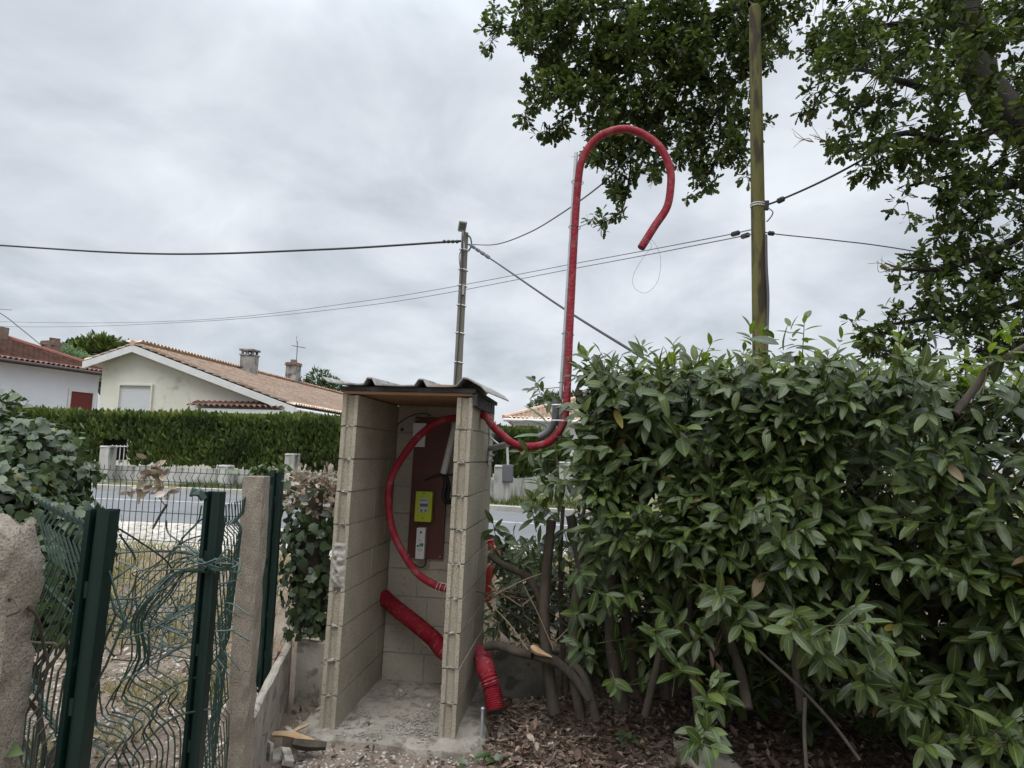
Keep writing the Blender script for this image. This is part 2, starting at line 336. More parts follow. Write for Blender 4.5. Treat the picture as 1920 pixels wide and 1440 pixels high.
def spline(P, n=12):
    """Catmull-Rom through P"""
    P = [Vector(p) for p in P]; Q = [P[0] * 2 - P[1]] + P + [P[-1] * 2 - P[-2]]; o = []
    for i in range(1, len(Q) - 2):
        a, b, c, d = Q[i - 1:i + 3]
        for k in range(n):
            t = k / n; o.append(.5 * ((2 * b) + (c - a) * t + (2 * a - 5 * b + 4 * c - d) * t * t + (3 * b - a - 3 * c + d) * t ** 3))
    return o + [P[-1]]
def resample(P, step):
    o = [P[0]]; acc = 0.
    for a, b in zip(P, P[1:]):
        L = (b - a).length; t = step - acc
        while t <= L: o.append(a.lerp(b, t / L)); t += step
        acc = (acc + L) % step if L > 0 else acc
        acc = L - (t - step)
    return o
def wob(P, a): return [Vector(p) + Vector((random.uniform(-a, a), random.uniform(-a, a), random.uniform(-a, a))) for p in P]

# ------------------------------------------------------------------ ground, road
def sst(a, b, x): t = np.clip((x - a) / (b - a), 0, 1); return t * t * (3 - 2 * t)
def board_x(y): return -1.207 - .1835 * (y - 3.42)
def gz(x, y):
    x = np.asarray(x, float); y = np.asarray(y, float)
    z = -.035 + .485 * sst(5.05, 6.8, y)
    z = z + .17 * sst(0, .06, board_x(y) - x) * (1 - sst(5.05, 6.8, y))
    z = z + .10 * sst(5.02, 5.3, y) * sst(-1.5, -1.2, x) * (1 - sst(5.2, 9, y))
    z = z + .12 * sst(.9, 3., x) * (1 - sst(5, 9, y))
    return z
def ground_z(x, y): return float(gz(x, y)) + .018 * noise.noise((x * 2.3, y * 2.3, 0)) * (1 if y < 7 else 0) + .006 * noise.noise((x * 11, y * 11, 3)) * (1 if y < 7 else 0)
def axis(lo, hi, step, far): 
    a = list(np.arange(lo, hi + 1e-6, step)); b = []; d = step
    x = hi
    while x < far: d *= 1.5; x += d; b.append(x)
    c = []; d = step; x = lo
    while x > -far: d *= 1.5; x -= d; c.append(x)
    return c[::-1] + a + b
xs = axis(-4, 5, .06, 500); ys = axis(1.0, 9.6, .06, 500)
V = [(x, y, ground_z(x, y)) for y in ys for x in xs]; nx = len(xs)
Fq = [(j * nx + i, j * nx + i + 1, (j + 1) * nx + i + 1, (j + 1) * nx + i) for j in range(len(ys) - 1) for i in range(nx - 1)]
struct(fast('ground', V, Fq, 'soil'))

def ribbon(name, near, far, z, m, res=1):
    """flat strip between two polylines given as lists of (x,y)"""
    b = MB(); n = len(near); vs = [(x, y, z) for x, y in near] + [(x, y, z) for x, y in far]
    b.add(vs, [(i, i + 1, n + i + 1, n + i) for i in range(n - 1)]); return b.obj(name, m)
def smooth_line(P): return [(p.x, p.y) for p in spline([Vector((x, y, 0)) for x, y in P], 8)]
near = smooth_line([(-60, 13.5), (-20, 11.4), (-7, 10.8), (-3, 10.3), (0, 9.3), (5, 8.6), (12, 8.3), (40, 8.2)])
far = smooth_line([(-60, 20.4), (-20, 18.1), (-8, 17.4), (-4.5, 16.7), (.3, 14.5), (5, 13.6), (12, 13.4), (40, 13.4)])
shl = smooth_line([(-60, 10), (-20, 8.6), (-7, 8.2), (-3, 7.9), (0, 7.6), (5, 7.2), (12, 7.1), (40, 7.1)])
ver = smooth_line([(-60, 26), (-20, 24), (-8, 24), (-4.5, 24), (.3, 26), (5, 26), (12, 26), (40, 24)])
struct(ribbon('road', near, far, .462, 'asphalt'))
struct(ribbon('gravel_shoulder', shl, near, .457, 'gravel'))
ml = [((a[0] * .44 + b[0] * .56), (a[1] * .44 + b[1] * .56)) for a, b in zip(near, far)]
struct(ribbon('road_marking', ml, [(x, y + .12) for x, y in ml], .467, 'paint'))
struct(ribbon('verge', [(x, y + .3) for x, y in far], ver, .56, 'verge'))
kb = MB(); n = len(far)
for i in range(n - 1):
    a, b_ = far[i], far[i + 1]
    kb.add([(a[0], a[1], .44), (b_[0], b_[1], .44), (b_[0], b_[1], .57), (a[0], a[1], .57), (a[0], a[1] + .3, .57), (b_[0], b_[1] + .3, .57)], [(0, 1, 2, 3), (3, 2, 5, 4)])
struct(kb.obj('kerb', 'kerb'))

# ------------------------------------------------------------------ block booth
BY = math.radians(6.3); BU = Vector((math.cos(BY), -math.sin(BY), 0)); BV = Vector((math.sin(BY), math.cos(BY), 0)); BZ = Vector((0, 0, 1)) + BU * .016    # it leans a touch
B0 = on_z(597, 1369, 0); WT = .10; BW = .84; BD = 1.02; CH = .205; NC = 10; BH = CH * NC
def bl(u, v, z=0): return B0 + BU * u + BV * v + BZ * z
booth = thing('block_shelter', bl(BW / 2, 0, 0), 'open fronted meter shelter of bare concrete blocks with ribbed sheet roof', 'shelter')
def block_prof(L, W, groove0, groove1):
    """plan of one block: length along x, with grooved ends"""
    g = .022; a = W * .24; b = W * .76
    P = [(0, 0)] + [(L, 0)]
    P += [(L, a), (L - g, a + .008), (L - g, b - .008), (L, b)] if groove1 else []
    P += [(L, W), (0, W)]
    P += [(0, b), (g, b - .008), (g, a + .008), (0, a)] if groove0 else []
    return P
def wall_blocks(name, org, ex, ey, L, mats, first_half_odd=True, hole=None):
    b = MB(); o = org
    b.prism([(.028, .006), (L - .006, .006), (L - .006, WT - .006), (.028, WT - .006)], o + BZ * .003, o + BZ * (BH - .004), ex, ey, 1)
    for c in range(NC):
        x = 0.; odd = (c % 2 == 0); seq = [.5, .5] if odd else [.25, .5, .25]
        seq = [q * (L / 1.0) for q in seq]
        for i, bL in enumerate(seq):
            j = .0045; z0 = c * CH + .005 + random.uniform(-.002, .002); z1 = (c + 1) * CH - .005 + random.uniform(-.002, .002)
            off = random.uniform(-.002, .003); pr = block_prof(bL - .008, WT - .001 + random.uniform(0, .003), i == 0, False)
            pr = [(px + x + (.0 if i else random.uniform(-.004, .003)), py + off) for px, py in pr]
            b.prism(pr, o + BZ * z0, o + BZ * z1, ex, ey, 0); x += bL
        # squeezed mortar lumps on the front end of the joint
        for q in range(11):
            p = o + ex * random.uniform(.008, .024) + ey * random.uniform(.004, WT - .004) + BZ * ((c + 1) * CH + random.uniform(-.005, .005))
            if c < NC - 1 and random.random() < .8: b.box(p, (random.uniform(.01, .022), random.uniform(.008, .022), random.uniform(.004, .011)), Euler((random.gauss(0, .25), random.gauss(0, .25), random.gauss(0, .5))).to_matrix(), 1, .003)
    ob = b.obj(name, mats, booth, bevel=.004)
    return ob
lw = wall_blocks('side_wall', bl(0, 0), BV, BU, BD, ['block', 'mortar'])
rw = wall_blocks('side_wall', bl(BW - WT, 0), BV, BU, BD, ['block', 'mortar'])
# back wall butts between the two side walls
bb = MB(); iw = BW - 2 * WT - .006
for c in range(NC):
    seq = [.3, .3] if c % 2 == 0 else [.08, .5, .02]
    if c % 2: seq = [.22, .38]
    k = iw / sum(seq); x = .003
    for q in seq:
        q *= k; p0 = bl(WT + x + .004, BD - WT, c * CH + .004); 
        bb.prism([(0, 0), (q - .008, 0), (q - .008, WT - .02), (0, WT - .02)], p0, p0 + BZ * (CH - .008), BU, BV, 0); x += q
bb.prism([(.004, .006), (iw + .002, .006), (iw + .002, WT - .03), (.004, WT - .03)], bl(WT, BD - WT, .002), bl(WT, BD - WT, BH + .0035), BU, BV, 1)
bb.obj('back_wall', ['block_smooth', 'mortar'], booth, bevel=.003)
# broken mortar patch on the left front end
pm = MB()
nu, nz_ = 14, 40; vs = []
for i in range(nz_ + 1):
    for j in range(nu + 1):
        a, q = j / nu, i / nz_; e_ = min(1, 5 * min(a, 1 - a) + .12) * min(1, 6 * min(q, 1 - q)); zz = 1.12 - .27 * q
        d = .012 + .016 * noise.noise((a * 4, q * 9, 2)) + .008 * noise.noise((a * 11, q * 22, 5)) - .03 * math.exp(-((a - .5) / .22) ** 2 - ((q - .16) / .07) ** 2)
        vs.append(bl(.006 + .09 * a + .006 * noise.noise((q * 9, a * 3, 8)), -.001 - max(-.004, d * e_), zz))
pm.add(vs, [(i * (nu + 1) + j, i * (nu + 1) + j + 1, (i + 1) * (nu + 1) + j + 1, (i + 1) * (nu + 1) + j) for i in range(nz_) for j in range(nu)])
pm.obj('mortar_patch', 'mortar', booth, smooth=True)
# ceiling board, felt and ribbed fibre cement roof
cb = MB(); cb.prism([(.0, 0), (BW, 0), (BW, .018), (0, .018)], bl(0, .0, BH + .004), bl(0, BD, BH + .004), BU, BZ); cb.obj('ceiling_board', 'ply', booth)
ft = MB()
prof = [(-.015, .024), (BW + .02, .024), (BW + .02, .05), (-.015, .05)]
ft.prism(prof, bl(0, -.02, BH), bl(0, BD + .01, BH), BU, BZ)
for v in (.0, .12, .25, .4, .55, .7):
    ft.box(bl(BW + .012, v + .05, BH - .02), (.025, .13, .075), Matrix.Rotation(-BY, 3, 'Z'), 0, .008)
ft.obj('felt_strip', 'felt', booth)
rf = MB()
top = [(-.12, .105), (-.075, .075), (.0, .065), (.13, .062), (.155, .066), (.175, .103), (.205, .103), (.23, .062), (.40, .06), (.48, .062), (.505, .102), (.535, .102), (.56, .060), (.70, .06), (.745, .066), (.785, .06 + .055), (.815, .112), (.90, .066), (.935, .03)]
th = .008; sh = [(u, z) for u, z in top]; under = [(u, z - th) for u, z in top][::-1]
nseg = 10; P0 = bl(0, -.075, BH); P1 = bl(0, BD + .12, BH + .045)
npf = len(sh) + len(under); vs = []
for i in range(nseg + 1):
    o = P0.lerp(P1, i / nseg)
    for u, z in sh + under: vs.append(o + BU * (u + random.uniform(-.002, .002)) + BZ * (z + random.uniform(-.0012, .0012)))
fs = [(i * npf + j, i * npf + (j + 1) % npf, (i + 1) * npf + (j + 1) % npf, (i + 1) * npf + j) for i in range(nseg) for j in range(npf)]
h = len(sh)
for e in (0, nseg * npf):
    fs += [(e + j, e + j + 1, e + npf - 2 - j, e + npf - 1 - j) for j in range(h - 1)]
rf.add(vs, fs); roof = rf.obj('roof', 'fibre', booth)
tb = MB(); tb.prism([(0, 0), (.18, 0), (.17, .012), (.01, .014)], bl(.58, .02, BH + .063), bl(.58, .2, BH + .07), BU, BZ); 
tag(tb.obj('tile_fragment', 'brick'), 'small orange tile fragment lying on the ribbed shelter roof', 'tile')

# slab under the booth
sb = MB(); pts = []
K = 40
edge = [(-.10, .35), (-.14, .05), (-.10, -.06), (.1, -.12), (.35, -.10), (.6, -.14), (.82, -.13), (.97, -.08), (1.0, .2), (.93, .6), (.9, 1.08), (-.05, 1.08)]
edge = [(p.x, p.y) for p in spline([Vector((a, b, 0)) for a, b in edge + edge[:1]], 5)][:-1]
edge = [(u + random.uniform(-.012, .012), v + random.uniform(-.012, .012)) for u, v in edge]
n = len(edge); RR_ = 34; cu, cv = .42, .48; vs = []
for k in range(RR_ + 3):
    f = min(1, k / RR_) ** .8
    for u, v in edge:
        uu, vv = cu + (u - cu) * f, cv + (v - cv) * f; zz = .010 + .010 * noise.noise((uu * 4, vv * 4, 1)) + .005 * noise.noise((uu * 17, vv * 17, 2)) + .003 * noise.noise((uu * 45, vv * 45, 2)) + .022 * max(0, noise.noise((uu * 3, vv * 3, 6))) * (1 if vv > .1 else 0)
        if k > RR_: uu, vv = u * 1.01 + .008 * (k - RR_) * (1 if u > .4 else -1), v - .006 * (k - RR_); zz = -.025 * (k - RR_) - .01 - .05 * (k - RR_ - 1)
        elif k == RR_: zz -= .014
        vs.append(bl(uu, vv, zz))
sb.add(vs, [(k * n + i, k * n + (i + 1) % n, (k + 1) * n + (i + 1) % n, (k + 1) * n + i) for k in range(RR_ + 2) for i in range(n)])
tag(sb.obj('floor_slab', 'slab', smooth=False), 'dusty rough concrete slab under the block shelter', 'slab')
# dust and rubble
def stones(name, pts, smin, smax, m, parent=None, smooth=False):
    bm = bmesh.new(); bmesh.ops.create_icosphere(bm, subdivisions=1, radius=1); tv = np.array([v.co[:] for v in bm.verts]); tf = np.array([[v.index for v in f.verts] for f in bm.faces]); bm.free()
    n = len(pts); P = np.array(pts); s = smin * (smax / smin) ** (rng.random((n, 1, 1)) ** 2.2)
    an = s * (.6 + .8 * rng.random((n, 1, 3))) * np.array([1, 1, .65]); ang = rng.random(n) * 6.28; co, si = np.cos(ang), np.sin(ang)
    L = tv[None] * (1 + .5 * (rng.random((n, len(tv), 1)) - .5)) * an
    V = np.stack([L[..., 0] * co[:, None] - L[..., 1] * si[:, None], L[..., 0] * si[:, None] + L[..., 1] * co[:, None], L[..., 2]], -1) + P[:, None, :]
    Fq = (tf[None] + (np.arange(n) * len(tv))[:, None, None]).reshape(-1, 3)
    return fast(name, V.reshape(-1, 3), Fq, m, parent, smooth=smooth)
pts = []
for _ in range(2600):
    u, v = random.uniform(WT, BW - WT), random.uniform(-.1, BD - WT)
    if random.random() < .35 + .6 * abs(noise.noise((u * 5, v * 5, 1))) * 2: pts.append(bl(u, v, .014))
for _ in range(1500):
    u = BW - WT - abs(random.gauss(0, .12)); v = random.uniform(.0, .8); pts.append(bl(max(u, WT), v, .016))
for _ in range(250):
    side = random.choice((0, 1)); pts.append(bl(random.uniform(-.1, WT) if side == 0 else random.uniform(BW - WT, BW + .12), random.uniform(-.11, .02), .006))
tag(stones('rubble', pts, .0018, .011, 'crumb'), 'loose cement crumbs and dust scattered over the shelter floor', 'rubble', kind='stuff')
for (u, v, s, lab) in ((.62, .80, .055, 'flat grey mortar lump against the shelter back wall'), (.31, .72, .028, 'small round pebble near the back of the shelter floor'), (.58, .47, .030, 'round grey stone on the right of the shelter floor'), (.27, .12, .022, 'dark pebble near the front of the shelter floor')):
    tag(stones('stone', [bl(u, v, .004 + s * .3)], s, s, 'stone' if 'dark' not in lab else 'bark'), lab, 'stone')

# ------------------------------------------------------------------ things in and on the booth
# meter board on the back wall
VB = BD - WT                     # front of the back wall
brd = thing('meter_board', bl(.42, VB, .85), 'tall red brown board fixed to the shelter back wall carrying meter boxes', 'meter board')
def bp(u, z, d=0): return bl(u, VB - d, z)
# corners in booth (u,z), read from the photograph at the back wall's depth
def uz(px, py, v):
    """booth coordinates (u,z) where the pixel's ray meets the plane at depth v"""
    d = CM @ Vector(((px - 960) / F, -(py - 720) / F, -1)); t = (bl(0, v) - CAM).dot(BV) / d.dot(BV); p = CAM + d * t - B0
    return p.dot(BU) - .016 * p.z, p.z
u0, z0 = uz(766, 1045, VB); u1, z1 = uz(831, 1050, VB); zt = uz(780, 782, VB)[1]; u0t = uz(779, 782, VB)[0]
uu0 = (u0 + u0t) / 2
def plate(b, ua, ub, za, zb, d0, d1, mi=0):
    b.prism([(ua, za), (ub, za), (ub, zb), (ua, zb)], bl(0, VB - d0), bl(0, VB - d1), BU, BZ, mi)
b = MB(); plate(b, uu0, u1, z0, zt, .002, .024); b.obj('board', 'board', brd, bevel=.003)
def screw(b, u, z, d, r=.006): b.lathe([(r, 0), (r, .004), (r * .5, .006)], bl(u, VB - d, z), 8, -BV)
for u in (uu0 + .015, u1 - .02):
    for z in (z0 + .02, zt - .02): b = MB(); screw(b, u, z, .024); b.obj('screw', 'brass', brd)
ua, za = uz(781, 976, VB); ub, zb = uz(816, 921, VB)
meter = MB(); plate(meter, ua, ub, za, zb, .0245, .08); meter = meter.obj('meter', 'lime', brd, bevel=.006)
mu, mz, mw, mh = (ua + ub) / 2, (za + zb) / 2, ub - ua, zb - za
b = MB(); plate(b, mu - mw * .24, mu + mw * .28, mz - mh * .18, mz + mh * .28, .0805, .086); b.obj('faceplate', 'screengrey', meter, bevel=.002)
b = MB(); plate(b, mu - mw * .18, mu + mw * .25, mz + mh * .0, mz + mh * .10, .0862, .088); b.obj('display', 'screen', meter)
for s in (-1, 1):
    b = MB(); plate(b, mu + mw * (.03 + .12 * s) - mw * .05, mu + mw * (.03 + .12 * s) + mw * .05, mz - mh * .15, mz - mh * .10, .0862, .089); b.obj('button', 'black', meter)
for dz in (-.37, .43): b = MB(); screw(b, mu, mz + mh * dz, .08, .005); b.obj('cover_screw', 'black', meter)
b = MB(); plate(b, mu - mw * .2, mu + mw * .2, mz + mh * .2, mz + mh * .225, .0862, .0868); b.obj('printed_line', 'black', meter)
ua, za = uz(783, 1045, VB); ub, zb = uz(803, 988, VB)
brk = MB(); plate(brk, ua, ub, za, zb, .0245, .085); brk = brk.obj('breaker', 'white', brd, bevel=.006)
mu, mz, mw, mh = (ua + ub) / 2, (za + zb) / 2, ub - ua, zb - za
b = MB(); plate(b, mu - mw * .05, mu + mw * .34, mz - mh * .07, mz + mh * .01, .0855, .096); b.obj('switch', 'green_print', brk, bevel=.002)
b = MB(); plate(b, mu - mw * .32, mu - mw * .14, mz - mh * .1, mz - mh * .05, .0855, .09); b.obj('test_button', 'black', brk)
b = MB(); b.lathe([(.009, 0), (.009, .002), (.004, .003)], bl(mu, VB - .0852, mz + mh * .36), 10, -BV); b.obj('logo_mark', 'box_dark', brk)
for dz, w in ((-.2, .6), (-.24, .4), (.1, .3), (-.36, .25)):
    b = MB(); plate(b, mu - mw * w / 2, mu + mw * w / 2, mz + mh * dz, mz + mh * (dz + .012), .0853, .0857); b.obj('printed_line', 'box_dark', brk)
ua, za = uz(777, 838, VB); ub, zb = uz(803, 795, VB)
b = MB(); plate(b, ua, ub, za, zb, .0245, .07); jb = b.obj('junction_box', 'white', brd, bevel=.004)
b = MB(); plate(b, ua - .002, ub + .002, zb - (zb - za) * .3, zb + .002, .0705, .075); b.obj('lid', 'white', jb, bevel=.002)
b = MB(); P = [bl(*uz(px, py, VB - .05)[:1], VB - .05, uz(px, py, VB - .05)[1]) for px, py in ((799, 1046), (797, 1060), (788, 1064), (778, 1058), (770, 1052))]
b.tube(spline(P, 6), .005, 6); b.obj('cable', 'black', brd, smooth=True)
def bpx(px, py, v): u, z = uz(px, py, v); return bl(u, v, z)
b = MB(); b.tube(spline([bpx(808, 780, VB - .02), bpx(795, 775, VB - .03), bpx(775, 778, VB - .02), bpx(757, 787, VB - .01), bpx(745, 797, VB - .01)], 6), .004, 6)
b.box(bpx(740, 798, VB - .012), (.028, .02, .014)); b.box(bpx(754, 805, VB - .012), (.022, .02, .02))
tag(b.obj('hanging_cable', 'black', smooth=False), 'thin black cable end pinned to the wall above the meter board', 'cable')

# white conduit with black cables
t = thing('cable_conduit', bpx(848, 815, .62), 'pale grey straight pipe inside the shelter with black cables coming out', 'conduit')
vq = VB - .16
b = MB(); a0, a1 = bpx(855, 792, vq), bpx(832, 888, vq); b.tube([a0, a0.lerp(a1, .5), a1], .026, 14); b.obj('pipe', 'whitepvc', t, smooth=True)
b = MB()
b.tube(spline([a1, bpx(836, 905, vq), bpx(832, 925, vq), bpx(834, 940, vq), bpx(846, 942, vq - .03)], 6), .017, 8)
b.tube(spline([a1 + BU * .01, bpx(842, 910, vq), bpx(840, 935, vq), bpx(848, 936, vq)], 6), .012, 8)
b.tube(spline([a1, bpx(825, 890, vq), bpx(812, 894, vq), bpx(798, 901, vq + .03)], 6), [.014] * 7 + [.012] * 6 + [.009] * 6, 8)
b.tube(spline([a1, bpx(832, 893, vq - .02), bpx(845, 890, vq), bpx(856, 892, vq)], 6), .007, 6)
b.obj('cable', 'black', t, smooth=True)

# red corrugated conduit
VH = .5
Pin = [bpx(872, 1108, VH + .02), bpx(842, 1106, VH), bpx(815, 1096, VH), bpx(785, 1076, VH), bpx(757, 1040, VH), bpx(737, 995, VH), bpx(729, 945, VH), bpx(734, 900, VH), bpx(752, 860, VH), bpx(785, 818, VH), bpx(822, 792, VH), bpx(858, 783, VH + .01), bpx(886, 779, VH + .02)]
Yp = 4.47
Pout = [at(909, 781, 4.45), at(925, 797, 4.45), at(943, 818, 4.46), at(968, 833, 4.46), at(1000, 837, 4.46), at(1030, 826, 4.46), at(1053, 800, 4.46), at(1062, 768, 4.46), at(1065, 700, 4.46), at(1069, 600, 4.46), at(1076, 450, 4.46), at(1083, 345, 4.46), at(1091, 300, 4.46), at(1111, 267, 4.45), at(1140, 249, 4.44), at(1175, 244, 4.42), at(1212, 255, 4.4), at(1240, 282, 4.38), at(1256, 320, 4.36), at(1258, 355, 4.34), at(1249, 390, 4.32), at(1228, 425, 4.3), at(1203, 465, 4.28)]
PH = resample(spline(wob(Pin + Pout, .006), 24), .0045)
b = MB(); n = len(PH); r = [.0245 + (.0028 if (i // 1) % 2 else 0.) for i in range(n)]; b.tube(PH, r, 12)
red = thing('red_conduit', Pin[0], 'long thin red corrugated conduit looping through the shelter and arching above a pole', 'conduit'); b.obj('pipe', 'redpipe', red, smooth=True)
b = MB(); e0 = PH[-1]; dd = (PH[-1] - PH[-6]).normalized(); b.lathe([(.020, 0), (.020, .002)], e0 + dd * .0005, 12, dd); b.obj('end_shade_disc', 'black', red)  # black disc paints the shade inside the hollow conduit
def ring(b, c, ax, r, w=.004, k=16):
    ax = ax.normalized(); A = ax.orthogonal().normalized(); B_ = ax.cross(A)
    b.tube([c + (A * math.cos(2 * PI * i / k) + B_ * math.sin(2 * PI * i / k)) * r for i in range(k + 1)], w, 5, cap=False)
# galvanised pole behind the conduit
g0, g1 = at(1047, 812, 4.50), at(1080.5, 286, 4.50)
gp = thing('metal_pole', g0, 'thin galvanised steel pole holding the red conduit upright', 'pole')
b = MB(); b.tube([g0, g0.lerp(g1, .5), g1], .0135, 12); b.obj('tube', 'galv', gp, smooth=True)
for tt in (.17, .34, .885):
    b = MB(); c = g0.lerp(g1, tt); ring(b, c + Vector((.02, -.02, 0)), Vector((.1, 0, 1)), .042, .0022); b.obj('cable_tie', 'black', gp)
b = MB(); ring(b, g0.lerp(g1, .72) + Vector((.02, -.02, 0)), Vector((.1, 0, 1)), .042, .0022)
c = g0.lerp(g1, .72); b.tube([c + Vector((.05, -.04, 0)), c + Vector((.09, -.06, .01)), c + Vector((.12, -.06, .035))], .0025, 5)
b.obj('cable_tie', 'black', gp)
b = MB(); c = g0.lerp(g1, .985); b.tube([c - Vector((.035, 0, 0)), c + Vector((.035, 0, 0))], .003, 5); b.obj('cross_pin', 'galv', gp)
# grey elbow pipe beside the pole
P = [at(1042.5, 746, 4.47), at(1042, 770, 4.47), at(1040.5, 788, 4.47), at(1034, 802, 4.48), at(1023, 813, 4.49), at(1010, 820, 4.5)]
ge = thing('grey_elbow_pipe', P[0], 'short grey plastic elbow pipe strapped beside the metal pole', 'pipe')
b = MB(); sp = spline(P, 8); b.tube(sp, .0245, 14); b.lathe([(.026, -.01), (.026, .012), (.021, .013)], P[0], 14); b.obj('pipe', 'greypvc', ge, smooth=True)
for py in (760, 789):
    b = MB(); c = at(1052, py, 4.44); b.tube([c + Vector((-.062, -.02, 0)), c + Vector((-.03, -.045, 0)), c + Vector((.02, -.045, 0)), c + Vector((.045, -.04, 0)), c + Vector((.06, -.02, 0))], .005, 6)
    b.obj('strap', 'whitetie', ge)
for py in (752, 800): b = MB(); c = at(1052, py + 20, 4.44); b.tube([c + Vector((-.055, -.03, 0)), c + Vector((0, -.05, 0)), c + Vector((.07, -.03, 0))], .003, 5); b.obj('wire_tie', 'black', ge)
# steel bracket
t = thing('wall_bracket', at(912, 838, 4.35), 'galvanised steel arm bracket bolted to the shelter side wall', 'bracket')
RW = BW + .004
def side(v, z, d=0): return bl(RW + d, v, z)
def vz(px, py, d=0):
    dr = CM @ Vector(((px - 960) / F, -(py - 720) / F, -1)); tq = (bl(RW + d, 0) - CAM).dot(BU) / dr.dot(BU); p = CAM + dr * tq - B0
    return p.dot(BV), p.z
va, zz = vz(910, 838)
b = MB()
b.prism([(-.03, -.13), (.07, -.13), (.07, .13), (-.03, .13)], side(va, zz, 0), side(va, zz, .008), BV, BZ); b.obj('plate', 'galv', t, bevel=.002)
b = MB()
e1 = at(952, 833, 4.5); b.tube([side(va, zz - .01, .008), e1], .022, 12); b.tube([side(va, zz + .07, .008), side(va, zz + .0, .1)], .008, 6); b.obj('arm', 'galv', t, smooth=True)
for dz in (-.1, .1, -.06):
    b = MB(); b.lathe([(.01, 0), (.01, .01), (.006, .011), (.006, .03)], side(va + random.uniform(-.01, .04), zz + dz, .008), 6, BU)
    b.obj('bolt', 'galv', t)
# thin string hanging from the conduit's end
P = [at(1208, 452, 4.28), at(1222, 450, 4.28), at(1238, 480, 4.28), at(1234, 525, 4.28), at(1212, 549, 4.28), at(1190, 540, 4.28), at(1188, 515, 4.28), at(1208, 480, 4.28), at(1222, 462, 4.28), at(1214, 450, 4.28)]
b = MB(); b.tube(spline(P, 8), .0011, 4); P = [at(1203, 462, 4.26), at(1207, 448, 4.26), at(1216, 452, 4.26), at(1210, 458, 4.26)]; b.tube(spline(P, 6), .0011, 4)
tag(b.obj('string', 'thincable'), 'thin pale string loop dangling from the red conduit end', 'string')
b = MB()
for o_ in (0, .012, .03): ring(b, bpx(820 + o_ * 500, 1099 + o_ * 120, VH), bpx(842, 1106, VH) - bpx(815, 1096, VH), .031, .0014, 12)
b.tube([bpx(824, 1092, VH - .03), bpx(833, 1094, VH - .035), bpx(840, 1096, VH - .03)], .0014, 4)
tag(b.obj('string_binding', 'whitetie'), 'white string tied round the conduit low in the shelter', 'string')
# thick duct through the right wall
vq_, zq_ = vz(893, 1222)
P = [bpx(716, 1117, VB - .09), bpx(742, 1140, VB - .13), bpx(775, 1166, VB - .22), bpx(812, 1197, VB - .3), bpx(840, 1226, .56), side(vq_, zq_, .01), at(911, 1256, 4.36), at(922, 1292, 4.28), at(930, 1336, 4.2)]
PD = resample(spline(P, 20), .0065)
duct = thing('red_duct', P[-1], 'thick dusty red corrugated duct poking through the shelter side wall', 'duct')
b = MB(); b.tube(PD, [.0485 + (.009 if i % 2 else 0) for i in range(len(PD))], 18); b.obj('pipe', 'redduct', duct, smooth=True)
for e, f in ((PD[-1], PD[-4]), (PD[0], PD[3])):
    b = MB(); ax = (e - f).normalized(); b.lathe([(.050, 0), (.050, .002)], e + ax * .0005, 16, ax); b.obj('end_shade_disc', 'black', duct)  # black discs at both ends stand in for the duct's shaded hollow
# iron stake and offcut beside the booth
s0 = on_z(902, 1405, -.06); b = MB(); b.tube([s0, at(905, 1330, s0.y)], .0095, 8); b.lathe([(.012, 0), (.013, .01), (.006, .016)], at(905, 1331, s0.y), 8)
tag(b.obj('stake', 'galv', smooth=True), 'short metal stake in the soil beside the shelter front corner', 'stake')
b = MB(); q0 = bl(BW - WT - .03, .25, 0); b.box(q0 + BZ * .26, (.03, .02, .52), Matrix.Rotation(.03, 3, 'Y'), 0, .003)
tag(b.obj('plank_offcut', 'precast'), 'grey narrow plank standing inside the shelter against its right wall', 'plank')

